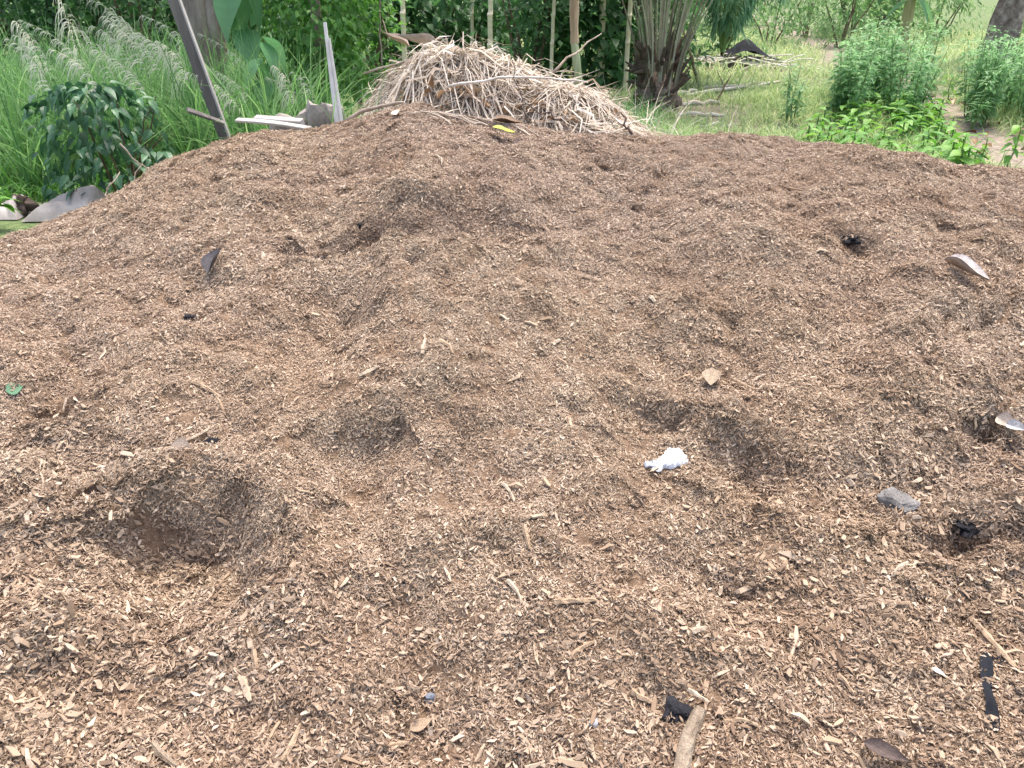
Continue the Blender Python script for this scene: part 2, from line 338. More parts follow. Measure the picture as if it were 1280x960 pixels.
F = np.stack([I[:-1, :-1], I[:-1, 1:], I[1:, 1:], I[1:, :-1]], -1).reshape(-1, 4)
keep = (Z.ravel()[F] > -.06).any(1); F = F[keep]
used = np.unique(F); mp_ = np.full(nx * ny, -1); mp_[used] = np.arange(len(used))
heap = thing("chip_heap", "large brown heap of loose wood chips filling the foreground", "heap", (0, 0, 0))
obj("heap_body", mesh("heap_body", np.stack([X, Y, Z], -1).reshape(-1, 3)[used], mp_[F], None, M_heap, True), heap)

def normal(x, y, e=.03):
    dx = (heap_g(x + e, y) - heap_g(x - e, y)) / (2 * e); dy = (heap_g(x, y + e) - heap_g(x, y - e)) / (2 * e)
    n = np.stack([-dx, -dy, np.ones_like(dx)], -1); return n / np.linalg.norm(n, axis=-1, keepdims=True)
def align(n, yaw):                                 # euler that turns +Z to n and spins about it
    ref = np.stack([np.cos(yaw), np.sin(yaw), np.zeros_like(yaw)], -1)
    x = ref - n * (ref * n).sum(-1, keepdims=True); x /= np.linalg.norm(x, axis=-1, keepdims=True); y = np.cross(n, x)
    M = np.stack([x, y, n], -1)
    return np.stack([np.arctan2(M[..., 2, 1], M[..., 2, 2]), np.arcsin(np.clip(-M[..., 2, 0], -1, 1)), np.arctan2(M[..., 1, 0], M[..., 0, 0])], -1)

# one chip: an irregular six-sided splinter with thickness and a slight curl, unit length along X
def chip_tpl(r, L=1.0, wd=.34, th=.13):
    xs = np.array([-.5, -.22, .2, .5]) + r.normal(0, .05, 4); ws = np.array([.35, 1, .9, .3]) * (1 + r.normal(0, .18, 4)); cz = r.normal(0, .07, 4); cy = r.normal(0, .05, 4)
    V, F = [], []
    for i in range(4):
        h = wd / 2 * abs(ws[i]); V += [(xs[i], cy[i] - h, cz[i] - th / 2), (xs[i], cy[i] + h, cz[i] - th / 2), (xs[i], cy[i] + h * .8, cz[i] + th / 2), (xs[i], cy[i] - h * .8, cz[i] + th / 2)]
    for i in range(3):
        a = 4 * i
        for j in range(4): F.append((a + j, a + 4 + j, a + 4 + (j + 1) % 4, a + (j + 1) % 4))
    F += [(0, 1, 2, 3), (12, 15, 14, 13)]
    F = np.array(F); F = F[:, ::-1]
    return np.array(V) * L, np.concatenate([F[:, [0, 1, 2]], F[:, [0, 2, 3]]])
csrc = bpy.data.collections.new("chip_sources")
NV = 40
for k in range(NV):
    r = np.random.default_rng(100 + k); mb = MB()
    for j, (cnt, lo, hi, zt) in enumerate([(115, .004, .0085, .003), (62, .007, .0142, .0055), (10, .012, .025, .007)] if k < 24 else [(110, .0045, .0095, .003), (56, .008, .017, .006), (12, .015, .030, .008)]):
        for q in range(cnt):
            tv, tf = chip_tpl(r, 1, r.uniform(.10, .46), r.uniform(.04, .11))
            L = r.uniform(lo, hi); a = r.uniform(0, 2 * math.pi); rad = .048 * math.sqrt(r.random())
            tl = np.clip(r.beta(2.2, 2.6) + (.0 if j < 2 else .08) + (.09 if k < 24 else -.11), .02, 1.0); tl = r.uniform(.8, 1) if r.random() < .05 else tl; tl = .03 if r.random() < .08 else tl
            V, F, T = scatter(tv, tf, np.array([[rad * math.cos(a), rad * math.sin(a), r.uniform(-.004, zt)]]), r.uniform(0, 6.28, 1), r.normal(0, .38, 1), r.normal(0, .33, 1), np.array([L]), np.array([tl]))
            mb.add(V, F, T)
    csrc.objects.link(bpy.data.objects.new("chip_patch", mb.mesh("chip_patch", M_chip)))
# points over the heap: jittered grid
st = .038
PX, PY = np.meshgrid(np.arange(-4.7, 4.7, st), np.arange(.1, 6.5, st)); PX = PX.ravel() + rng.uniform(-.5, .5, PX.size) * st; PY = PY.ravel() + rng.uniform(-.5, .5, PY.size) * st
nz_ = normal(PX, PY, .02)[:, 2]
for _ in range(6):                                 # steep places get as many chips for their area as flat ones
    ex = rng.random(len(nz_)) < np.clip((1 / nz_ - 1) * .8, 0, 1)
    PX = np.concatenate([PX, PX[:len(nz_)][ex] + rng.normal(0, .4, ex.sum()) * st]); PY = np.concatenate([PY, PY[:len(nz_)][ex] + rng.normal(0, .4, ex.sum()) * st])
PZ = heap_g(PX, PY); k_ = PZ > -.03; PX, PY, PZ = PX[k_], PY[k_], PZ[k_]
N_ = normal(PX, PY, .02); E_ = align(N_, rng.uniform(0, 6.28, len(PX)))
pm = bpy.data.meshes.new("loose_chips"); pm.vertices.add(len(PX)); pm.vertices.foreach_set("co", np.stack([PX, PY, PZ + .002], -1).astype(np.float32).ravel())
a = pm.attributes.new("rot", 'FLOAT_VECTOR', 'POINT'); a.data.foreach_set("vector", E_.astype(np.float32).ravel())
sz = np.clip(.84 + .18 * fbm(PX, PY, .9, 2) + rng.normal(0, .08, len(PX)), .7, 1.45)
a = pm.attributes.new("scl", 'FLOAT', 'POINT'); a.data.foreach_set("value", sz.astype(np.float32))
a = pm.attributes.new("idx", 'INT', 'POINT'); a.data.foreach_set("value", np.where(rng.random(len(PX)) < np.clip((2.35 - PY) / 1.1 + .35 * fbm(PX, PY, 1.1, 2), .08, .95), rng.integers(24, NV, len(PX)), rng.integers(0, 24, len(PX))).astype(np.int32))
ng = bpy.data.node_groups.new("scatter_chips", 'GeometryNodeTree')
ng.interface.new_socket("Geometry", in_out='INPUT', socket_type='NodeSocketGeometry'); ng.interface.new_socket("Geometry", in_out='OUTPUT', socket_type='NodeSocketGeometry')
gi, go = ng.nodes.new('NodeGroupInput'), ng.nodes.new('NodeGroupOutput'); ip = ng.nodes.new('GeometryNodeInstanceOnPoints'); ci = ng.nodes.new('GeometryNodeCollectionInfo')
ci.inputs['Collection'].default_value = csrc; ci.inputs['Separate Children'].default_value = True; ci.inputs['Reset Children'].default_value = True; ip.inputs['Pick Instance'].default_value = True
def named(nm, ty):
    q = ng.nodes.new('GeometryNodeInputNamedAttribute'); q.data_type = ty; q.inputs['Name'].default_value = nm; return q.outputs[0]
e2r = ng.nodes.new('FunctionNodeEulerToRotation'); ng.links.new(named("rot", 'FLOAT_VECTOR'), e2r.inputs[0])
ng.links.new(gi.outputs[0], ip.inputs['Points']); ng.links.new(ci.outputs[0], ip.inputs['Instance']); ng.links.new(e2r.outputs[0], ip.inputs['Rotation'])
ng.links.new(named("scl", 'FLOAT'), ip.inputs['Scale']); ng.links.new(named("idx", 'INT'), ip.inputs['Instance Index']); ng.links.new(ip.outputs[0], go.inputs[0])
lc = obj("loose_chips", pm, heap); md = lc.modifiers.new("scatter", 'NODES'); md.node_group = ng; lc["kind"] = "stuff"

# the 300 chips that show largest: single splinters on the near slope
bigm = []
for k in range(14):
    r = np.random.default_rng(300 + k); tv, tf = chip_tpl(r, 1, r.uniform(.10, .30), r.uniform(.05, .10))
    bigm.append(mesh("wood_chip", tv, tf, np.full(len(tv), r.uniform(.25, .9)), M_bigchip))
cnt = 0
while cnt < 300:
    u, v = rng.uniform(-30, 1310), 960 - 720 * rng.random() ** 1.6
    P = hit(u, v, heap_g); n = normal(P[0:1], P[1:2])[0]
    L = float(np.clip(rng.lognormal(math.log(.034), .33), .022, .075))
    e = align(n[None], rng.uniform(0, 6.28, 1))[0]; mt = Euler(e).to_matrix() @ Euler((rng.normal(0, .2), rng.normal(0, .17), 0)).to_matrix()
    o = obj("wood_chip", bigm[rng.integers(14)], heap, P + n * .009, mt.to_euler(), L); cnt += 1

rng = np.random.default_rng(41)
# ------------------------------------------------------------------ vegetation builders
LEAF3 = leaf_tpl(3, .5, .12, .3); LEAF2 = leaf_tpl(2, .55, .15, .2); LEAFN = leaf_tpl(3, .28, .1, .45); LEAFQ = leaf_tpl(2, .7, .1, .25)
def G0(x, y): return float(gz(np.array([x]), np.array([y]))[0])
def bush(name, label, cat, x, y, rad, h, nleaf, lsz, mat, tpl=LEAF2, group=None, z0=.05, stems=4, squash=1.0, stem_mat=None, pw=.6):
    t = thing(name, label, cat, (x, y, G0(x, y)), 0, group)
    mb = MB()
    for k in range(stems):
        a = rng.uniform(0, 6.28); tip = (rad * .6 * math.cos(a), rad * .6 * math.sin(a), h * rng.uniform(.7, .9))
        mb.add(*tube(curve((.06 * math.cos(a), .06 * math.sin(a), -.05), tip, 0, 6, .03), np.linspace(.022, .007, 6) * (1 + .25 * h), 5))
    mb.build("stem", stem_mat or M_brown_stem, t)
    nc = max(5, int(nleaf / 45)); ca = rng.uniform(0, 6.28, nc); cr = rad * rng.random(nc) ** .5 * .85; cz = z0 + (h - z0) * rng.random(nc) ** .8
    tap = np.sqrt(np.clip(1 - (np.clip(cz / h - .35, 0, 1) / .68) ** 2, .08, 1)); C = np.stack([cr * np.cos(ca) * tap, cr * np.sin(ca) * tap * squash, cz], -1)
    i = rng.integers(0, nc, nleaf); L = C[i] + rng.normal(0, 1, (nleaf, 3)) * np.array([rad, rad * squash, h * .5]) * .17; L[:, 2] = np.clip(L[:, 2], .03, h * 1.1)
    ct = rng.normal(0, .12, nc)[i]
    V, F, T = scatter(*tpl, L, np.arctan2(L[:, 1], L[:, 0]) - math.pi / 2 + rng.normal(0, .9, nleaf), rng.normal(-.25, .5, nleaf), rng.normal(0, .4, nleaf), lsz * rng.uniform(.6, 1.3, nleaf), np.clip(.45 + ct + rng.normal(0, .2, nleaf), 0, 1))
    MB().add(V, F, T).build("foliage", mat, t); return t
def tree(name, label, x, y, h, r0, crown_r, nleaf, mat, bark, group=None, lean=(0, 0), lsz=.16, wob=.06, cz0=.5, fork=None):
    t = thing(name, label, "tree", (x, y, G0(x, y)), 0, group); n = 14
    tt = np.linspace(0, 1, n); P = np.stack([lean[0] * tt * h + .05 * np.sin(tt * 5), lean[1] * tt * h, -.1 + tt * h * .8], -1)
    rr = r0 * (1 - .6 * tt) * (1 + .35 * np.exp(-tt * 14))
    mb = MB().add(*tube(P, rr, 14, True, wob)); top = P[-1]
    for k in range(6):
        a = k * 1.05 + rng.uniform(0, .5); s = P[6 + k]; e = s + np.array([math.cos(a) * crown_r * .8, math.sin(a) * crown_r * .8, h * .18])
        mb.add(*tube(curve(s, e, .1, 5, .06), np.linspace(r0 * .35, .02, 5), 6))
    if fork: mb.add(*tube(curve((0, 0, 0), fork, .05, 7, .03), np.linspace(r0 * .7, r0 * .45, 7), 10, True, wob))
    mb.build("trunk", bark, t, True)
    nc = nleaf // 60; C = rng.normal(0, 1, (nc, 3)); C /= np.linalg.norm(C, axis=1)[:, None]; C *= (rng.random((nc, 1)) ** .4); C *= np.array([crown_r, crown_r, h * .24]); C += np.array([top[0], top[1], h * .78])
    i = rng.integers(0, nc, nleaf); Lc = C[i] + rng.normal(0, .3, (nleaf, 3))
    V, F, T = scatter(*LEAF2, Lc, rng.uniform(0, 6.28, nleaf), rng.normal(-.3, .5, nleaf), rng.normal(0, .5, nleaf), lsz * rng.uniform(.6, 1.3, nleaf), np.clip(rng.normal(.45, .2, nleaf), 0, 1))
    MB().add(V, F, T).build("crown", mat, t); return t

# far bushes close the view at eye level, right round the back
for k, xx in enumerate(np.linspace(-34, 30, 24)):
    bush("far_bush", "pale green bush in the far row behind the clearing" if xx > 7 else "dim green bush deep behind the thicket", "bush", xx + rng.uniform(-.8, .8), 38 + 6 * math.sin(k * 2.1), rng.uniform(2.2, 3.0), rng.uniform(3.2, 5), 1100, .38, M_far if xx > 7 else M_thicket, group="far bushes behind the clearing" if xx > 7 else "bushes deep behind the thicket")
# dark thicket behind the poles and the frond pile
for k in range(30):
    u = -120 + k * 36 + rng.uniform(-14, 14); yy = rng.uniform(17, 25) if k % 2 else rng.uniform(14.5, 18); xx = (u - 640) / FPX * yy / 1.1
    if u > 820: continue
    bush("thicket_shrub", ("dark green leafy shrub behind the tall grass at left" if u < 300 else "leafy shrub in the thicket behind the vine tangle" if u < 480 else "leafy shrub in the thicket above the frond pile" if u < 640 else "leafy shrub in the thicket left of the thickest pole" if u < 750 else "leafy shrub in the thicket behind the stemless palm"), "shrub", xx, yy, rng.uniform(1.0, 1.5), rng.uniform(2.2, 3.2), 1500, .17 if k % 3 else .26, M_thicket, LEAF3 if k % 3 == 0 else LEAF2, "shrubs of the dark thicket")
for u, yy, h in ((470, 22, 7.5), (640, 24, 8), (830, 23, 7), (330, 19, 7), (90, 18, 7)):
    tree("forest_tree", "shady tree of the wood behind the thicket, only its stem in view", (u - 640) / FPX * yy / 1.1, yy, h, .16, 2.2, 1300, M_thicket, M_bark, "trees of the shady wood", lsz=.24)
# lighter bushes to the right of the palm and along the top right
for u, yy, r_, h_, lb in ((905, 21, 1.2, 2.2, "pale green bush right behind the stemless palm"), (965, 26, 1.6, 2.0, "low feathery bush at the back of the grass clearing"), (1055, 27, 1.6, 2.4, "pale bush behind the tall herb clump"), (1170, 28, 1.4, 2.0, "pale bush between banana stem and big trunk"), (1330, 24, 1.6, 2.4, "pale bush right of the big rough trunk"), (1010, 31, 1.8, 2.6, "pale bush farthest back in the clearing")):
    bush("field_bush", lb, "bush", (u - 640) / FPX * yy / 1.1, yy, r_, h_, 1500, .17, M_far, LEAFN)

# ------------------------------------------------------------------ left: tall grass with plumes, trunk, vine, broad leaves
def grass_field(name, pts, Lr, wr, mat, lean=.25, bend=.5, n=4, tint=(.5, .2), yawb=None):
    m = len(pts); yaw = rng.uniform(0, 6.28, m) if yawb is None else yawb + rng.normal(0, .8, m)
    V, F, T = ribbons(pts, yaw, rng.uniform(*Lr, m), np.abs(rng.normal(0, lean, m)).clip(0, .9), np.abs(rng.normal(bend, .25, m)), rng.uniform(*wr, m), n, np.clip(rng.normal(*tint, m), 0, 1), rng.normal(0, .6, m))
    return MB().add(V, F, T).build(name, mat)
def clumped(n, x0, x1, y0, y1, sig, per, ok):
    c = np.stack([rng.uniform(x0, x1, n), rng.uniform(y0, y1, n)], -1); c = c[ok(c[:, 0], c[:, 1])]
    p = np.repeat(c, per, 0) + rng.normal(0, sig, (len(c) * per, 2)); p = p[ok(p[:, 0], p[:, 1])]
    return np.column_stack([p, gz(p[:, 0], p[:, 1]) - .01])
def not_heap(x, y): return heap_base(x, y) < -.05
okL = lambda x, y: not_heap(x, y) & (x < -.20 * y - .2) & (x > -.78 * y - 1.2) & ~((y < 7.25) & (x > -4.1) & (x < -2.35)) & ~((y < 6.9) & (x < -3.0)) & ~((y < 7.2) & (x > -3.3) & (x < -2.0))
P = clumped(560, -11, -1, 5.6, 13, .10, 26, okL)
g = grass_field("tall_grass", P, (.6, 1.55), (.012, .026), M_grass, .28, .42, 5, (.5, .22)); prop(g, "tall green grass growing behind the left flank of the heap", "grass", None, "stuff")
P = clumped(260, -9, -1, 5.2, 9, .10, 16, okL)
P = P[(P[:, 1] > 6.75) | (P[:, 0] > -2.5)]
g = grass_field("low_weeds", P, (.2, .55), (.014, .03), M_vine, .5, .6, 3, (.5, .2)); prop(g, "short bright green weeds between the tall grass stems", "weeds", None, "stuff")
P = clumped(110, -5.6, -2.4, 6.62, 7.5, .09, 16, lambda x, y: not_heap(x, y) & (np.hypot((x + 3.75) / .42, (y - 6.45) / .3) > 1))
g = grass_field("ground_weeds", P, (.08, .28), (.018, .034), M_vine, .5, .6, 3, (.5, .2)); prop(g, "low green weeds around the grey cloth and the dark shrub's foot", "weeds", None, "stuff")
def plume_mesh(k):
    r = np.random.default_rng(700 + k); H = r.uniform(1.3, 1.85); ln = r.uniform(.0, .55); n = 12; tt = np.linspace(0, 1, n)
    P = np.stack([-ln * H * tt ** 1.6 - .35 * np.clip(tt - .6, 0, 1) ** 2 * 4, np.zeros(n), H * tt - .35 * np.clip(tt - .6, 0, 1) ** 2 * 3], -1)
    V, F = tube(P, np.linspace(.0045, .0018, n), 4, False); st = MB().add(V, F, .3)
    hb = MB(); nb = 46
    f = r.uniform(.60, .995, nb); B = np.stack([np.interp(f, tt, P[:, j]) for j in range(3)], -1)
    L = .34 * (1.15 - (f - .6) * 1.9).clip(.35, 1) * r.uniform(.7, 1.1, nb); yw = math.pi + r.normal(0, .8, nb)
    t5 = np.linspace(0, 1, 6)[None]; C = np.empty((nb, 6, 3)); h = L[:, None] * (t5 * .85 - .2 * t5 ** 2)
    C[..., 0] = B[:, None, 0] + h * np.cos(yw)[:, None]; C[..., 1] = B[:, None, 1] + h * np.sin(yw)[:, None] * .7; C[..., 2] = B[:, None, 2] + L[:, None] * (.42 * t5 - 1.05 * t5 ** 2)
    wv = .0036 * np.array([.5, .9, 1.2, 1.2, 1.0, .4])[None, :, None]; up = np.array([0, .45, .9])
    VV = np.stack([C - wv * up, C + wv * up], 2).reshape(nb, -1, 3); q = np.array([(2 * i, 2 * i + 1, 2 * i + 3, 2 * i + 2) for i in range(5)])
    hb.add(VV.reshape(-1, 3), (q[None] + (np.arange(nb) * 12)[:, None, None]).reshape(-1, 4), np.repeat(r.random(nb), 12))
    return st.mesh("stalk", M_green_stem), hb.mesh("seed_head", M_plume)
PLM = [plume_mesh(k) for k in range(7)]
spots = [(20, 7.2), (62, 8.2), (85, 7.0), (105, 7.8), (120, 7.2), (140, 8.0), (150, 7.4), (165, 8.6), (178, 7.7), (195, 8.1), (205, 8.8), (230, 7.9), (10, 7.9), (70, 9.3), (130, 9.4), (185, 9.6), (30, 9.0), (245, 9.2), (-30, 7.6), (-60, 8.4)]
for k, (u, yy) in enumerate(spots):
    x = (u + 45 - 640) / FPX * yy / 1.08
    t = thing("plumed_grass", "silvery feathery grass plume nodding over the tall grass at far left", "grass stem", (x, yy, G0(x, yy)), rng.normal(0, .8), "silvery grass plumes at far left"); s_, h_ = PLM[k % 7]
    obj("stalk", s_, t); obj("seed_head", h_, t)
for k, (u, yy) in enumerate([(300, 7.3), (322, 7.8), (345, 7.5), (362, 8.0), (378, 7.6), (332, 8.6), (288, 8.2)]):
    x = (u + 20 - 640) / FPX * yy / 1.08
    t = thing("plumed_grass", "low arching seed plume between the leaning post and white slats", "grass stem", (x, yy, G0(x, yy)), rng.normal(.3, .6), "low plumes right of the leaning post"); t.scale = (.74,) * 3; s_, h_ = PLM[(k + 3) % 7]
    obj("stalk", s_, t); obj("seed_head", h_, t)
p = at(252, 60, 10.5); tree("forked_tree", "tree with broad pinkish brown trunk behind the leaning post", p[0], p[1], 6, .21, 1.8, 700, M_far, M_bark, lean=(-.02, 0), fork=(.42, .05, 2.6))
p = at(396, 90, 9.6); vt = tree("vine_tree", "slim brown tree wrapped in bright green vine leaves left of the frond pile", p[0], p[1], 4.5, .085, 1.2, 500, M_vine, M_bark, lean=(.01, 0), lsz=.10)
n = 4200; a_ = rng.uniform(0, 6.28, n); zz = .55 + 2.4 * rng.random(n); rr_ = (.30 + .42 * np.clip((zz - .5) / 1.0, 0, 1)) * rng.random(n) ** .4 * (1 + .3 * np.sin(a_ * 3 + zz * 4))
L = np.stack([rr_ * np.cos(a_) + .05, rr_ * np.sin(a_) * .8 - .1, zz], -1)
V, F, T = scatter(*LEAFQ, L, a_ - math.pi / 2 + rng.normal(0, .6, n), rng.normal(-.7, .4, n), rng.normal(0, .4, n), .085 * rng.uniform(.6, 1.4, n), np.clip(rng.normal(.5, .24, n), 0, 1))
MB().add(V, F, T).build("vine_leaves", M_vine, vt)
p = at(455, 80, 10.5); bush("vine_thicket", "tangle of bright green vine leaves touching the left end of frond pile", "vine", p[0], p[1], .62, 1.9, 1700, .095, M_vine, LEAFQ)
# broad-leaved plants hanging in from the wood
def broad_plant(name, label, x, y, h, leaves, mat=M_broad, group=None):
    t = thing(name, label, "plant", (x, y, G0(x, y)), 0, group); me = mesh("leaf", *leaf_tpl(7, .62, .10, .55, .7), None, mat)
    me.attributes.new("tint", 'FLOAT', 'POINT').data.foreach_set("value", np.linspace(.4, .75, len(me.vertices)).astype(np.float32))
    MB().add(*tube(curve((0, 0, -.05), (.05, 0, h * .85), 0, 6, .02), np.linspace(.025, .012, 6), 6)).build("stem", M_green_stem, t)
    for (yw, z, L, pt) in leaves: obj("leaf", me, t, (.03 * math.cos(yw), .03 * math.sin(yw), z), (pt, 0, yw), L)
p = at(310, 40, 9.2); broad_plant("broad_leaf_plant", "tall plant with big pale drooping leaves beside the forked trunk", p[0], p[1], 1.9, [(R(160), 1.7, .62, -.5), (R(-100), 1.75, .55, -.8), (R(100), 1.5, .5, -.6), (R(-160), 1.25, .48, -.5), (R(40), 1.4, .5, -.6), (R(-60), 1.1, .42, -.5), (R(190), 1.85, .6, -1.0)])
p = at(330, 70, 8.4); broad_plant("broad_leaf_plant", "shorter broad-leaved plant among low plumes below the big leaves", p[0], p[1], 1.3, [(R(140), 1.0, .38, -.4), (R(-110), 1.15, .36, -.7), (R(20), .95, .34, -.5), (R(-170), .8, .34, -.4), (R(-40), 1.2, .38, -.5)])
for u, yy in ((660, 18.5), (705, 17.5), (560, 19), (620, 20)):
    p = at(u, 20, yy); broad_plant("broad_leaf_plant", "broad-leaved plant with large dark leaves in the thicket behind the poles", p[0], yy, 2.2, [(rng.uniform(0, 6.28), rng.uniform(.9, 2.2), rng.uniform(.5, .8), rng.uniform(-1, -.3)) for _ in range(10)], M_thicket, "broad-leaved plants in the thicket")
# dark glossy shrub on the left, every leaf its own piece
LM = [mesh("leaf", *leaf_tpl(5, .46, .14, .28 + .1 * k, .62, .01 * k), np.full(18, .3 + .2 * k), M_shrub) for k in range(3)]
t = thing("dark_shrub", "dark glossy broad-leaved shrub between the grey cloth and leaning post", "shrub", (at(150, 230, 6.5)[0], 6.5, G0(-3, 6.5)))
mb = MB()
for k in range(11):
    a = rng.uniform(0, 6.28); mb.add(*tube(curve((rng.normal(0, .05), rng.normal(0, .05), -.05), (.42 * math.cos(a), .35 * math.sin(a), rng.uniform(.5, .9)), .06, 7, .02), np.linspace(.012, .004, 7), 5))
mb.build("stem", M_brown_stem, t)
for k in range(520):
    a = rng.uniform(0, 6.28); z = .12 + .86 * rng.random() ** .8; wr = (.5 if z < .75 else .5 * math.sqrt(max(.05, 1 - ((z - .75) / .26) ** 2))) * rng.random() ** .45
    right = .32 * max(0, math.cos(a)) * (z < .5)
    obj("leaf", LM[rng.integers(3)], t, (wr * math.cos(a) + right - .08, wr * math.sin(a) * .75, z), (rng.normal(-.6, .4), rng.normal(0, .4), a - math.pi / 2 + rng.normal(0, .6)), rng.uniform(.08, .15))
t = thing("young_shrub", "low leafy green plant at the left edge before the grey cloth", "plant", (*gnd(-8, 285)[:2], 0)); mb = MB()
mb.add(*tube(curve((0, 0, -.05), (.03, .02, .3), 0, 5), .008, 5)).build("stem", M_green_stem, t)
lm_ = mesh("leaf", *leaf_tpl(4, .45, .12, .4), np.full(15, .5), M_bed)
for k in range(26): a = rng.uniform(0, 6.28); obj("leaf", lm_, t, (.14 * math.cos(a) * rng.random(), .14 * math.sin(a) * rng.random(), rng.uniform(.08, .34)), (rng.normal(-.1, .4), 0, a), rng.uniform(.12, .2))

rng = np.random.default_rng(52)
# ------------------------------------------------------------------ centre: pile of dry palm fronds
def dome(x, y):
    a = .96 * np.exp(-(((x + .45) / 1.08) ** 2 + ((y - 7.35) / .75) ** 2) ** 1.45)
    b = .76 * np.exp(-(((x - .40) / .95) ** 2 + ((y - 7.1) / .6) ** 2) ** 1.3)
    c = .44 * np.exp(-(((x - .9) / .6) ** 2 + ((y - 6.7) / .5) ** 2) ** 1.2)
    return np.maximum(np.maximum(a, b), c) * (1 + .13 * fbm(np.asarray(x, float), np.asarray(y, float), 2.1, 2))
gx_, gy_ = np.meshgrid(np.linspace(-1.8, 1.9, 75), np.linspace(6.0, 8.8, 57)); zz_ = dome(gx_, gy_) * .88 + .05 * fbm(gx_, gy_, 5, 3) - .06
I = np.arange(gx_.size).reshape(gx_.shape); F = np.stack([I[:-1, :-1], I[:-1, 1:], I[1:, 1:], I[1:, :-1]], -1).reshape(-1, 4)
M_litter = mat_noise("leaf_litter", [(.3, (.05, .035, .025)), (.5, (.14, .10, .07)), (.7, (.3, .23, .17))], 30, .95, .7, 60)
o = obj("litter_mound", mesh("litter_mound", np.stack([gx_, gy_, zz_], -1), F, None, M_litter)); prop(o, "matted dark litter packed under the dry palm fronds", "litter", None, "stuff")
def frond(k, p0, p1, lift, n=26, Lf=(.35, .7), tb=.5, wd=.0135, curl=.0, over=0):
    t = np.linspace(0, 1, n); x = p0[0] + (p1[0] - p0[0]) * t + .12 * np.sin(t * 3 + k); y = p0[1] + (p1[1] - p0[1]) * t + .10 * np.cos(t * 2.5 + k * 2)
    z = np.maximum(dome(x, y) * .95, .02) + lift + .03 * np.sin(t * 6 + k) + curl * np.clip(t - .7, 0, 1) * 3
    ks = np.ones(5) / 5; zp = np.convolve(np.pad(z, 2, 'edge'), ks, 'valid'); P = np.stack([x, y, zp], -1)
    th = thing("dry_palm_frond", ("dry greyish palm frond in the left mound of the pile" if k < 28 else "dry palm frond on the pile's lower right shoulder" if k < 40 else "broken brown frond at the pile's right foot" if k < 60 else "pale frond fanning down the front of the pile"), "palm frond", (P[0, 0], P[0, 1], 0), 0, "dry fronds of the pile"); O = np.array([P[0, 0], P[0, 1], 0])
    MB().add(*tube(P - O, np.linspace(.020, .004, n), 5)).build("rachis", M_rachis, th)
    nl = 66; f = np.linspace(.12, .99, nl); f = np.concatenate([f, f]); sd = np.concatenate([np.ones(nl), -np.ones(nl)]); m = 2 * nl
    B = np.stack([np.interp(f, t, P[:, j]) for j in range(3)], -1)
    d = np.gradient(P, axis=0); D = np.stack([np.interp(f, t, d[:, j]) for j in range(3)], -1); D /= np.linalg.norm(D, axis=1)[:, None]
    S = np.cross(D, [0, 0, 1]); S /= np.linalg.norm(S, axis=1)[:, None]; S *= sd[:, None]
    L = rng.uniform(*Lf, m) * np.sin(np.pi * np.clip(f * .85 + .12, 0, 1)) ** .5
    an = rng.normal(.45, .4, m); dirv = D * np.cos(an)[:, None] + S * np.sin(an)[:, None]; dirv[:, 2] += rng.normal(.0, .12, m)
    tt = np.linspace(0, 1, 6)[None, :, None]; C = B[:, None] + dirv[:, None] * L[:, None, None] * tt + rng.normal(0, .10, (m, 1, 3)) * tt ** 2 + (rng.normal(0, .035, (m, 6, 3)) * np.array([0, .6, 1, 1, 1, .8])[None, :, None])
    C[..., 2] -= (rng.uniform(-.05, .4, m) * L)[:, None] * tt[..., 0] ** 2
    fl = dome(C[..., 0], C[..., 1]) * .9 + rng.uniform(0, .07, (m, 1)); C[..., 2] = np.clip(C[..., 2], np.maximum(fl, .01), dome(C[..., 0], C[..., 1]) + rng.exponential(.08, (m, 1)) + .07)
    hz = heap_base(C[..., 0], C[..., 1]); C[..., 2] = np.maximum(C[..., 2], hz + .012)
    sv = np.cross(dirv, [0, 0, 1.0]); sv /= np.linalg.norm(sv, axis=1)[:, None] + 1e-6; sv = sv * .8 + np.array([0, 0, 1.0]) * rng.normal(0, .5, (m, 1))
    wv = (wd * rng.uniform(.6, 1.3, m))[:, None, None] * np.array([.5, 1, 1, .9, .6, .1])[None, :, None] * .5
    VV = np.stack([C - wv * sv[:, None], C + wv * sv[:, None]], 2).reshape(m, -1, 3) - O
    q = np.array([(2 * i, 2 * i + 1, 2 * i + 3, 2 * i + 2) for i in range(5)])
    o = MB().add(VV.reshape(-1, 3), (q[None] + (np.arange(m) * 12)[:, None, None]).reshape(-1, 4), np.repeat(np.clip(rng.normal(tb, .2, m), 0, 1), 12)).build("leaflets", M_frond, th); o["kind"] = "stuff"
for k in range(46):
    if k < 28:
        cx, cy = rng.normal(-.48, .38), rng.normal(7.15, .22); a = rng.normal(math.pi if k % 2 else 0, .75); Lh = rng.uniform(.5, .9)
    elif k < 40:
        cx, cy = rng.normal(.38, .32), rng.normal(6.85, .2); a = rng.normal(math.pi if k % 3 else -.2, .4); Lh = rng.uniform(.5, .8)
    else:
        cx, cy = rng.normal(.75, .2), rng.normal(6.5, .15); a = rng.uniform(0, 6.28); Lh = rng.uniform(.3, .55)
    frond(k, (cx + Lh * math.cos(a), cy + .55 * Lh * math.sin(a)), (cx - Lh * math.cos(a), cy - .55 * Lh * math.sin(a)), rng.uniform(0, .13), tb=.6 if k < 34 else .45)
# fronds whose leaflets fan down the front of the pile
for k in range(7):
    x0 = -1.05 + .26 * k; frond(60 + k, (x0 + .25, 7.45), (x0 - .1 + rng.normal(0, .1), 6.55), .05, Lf=(.35, .6), tb=.7)
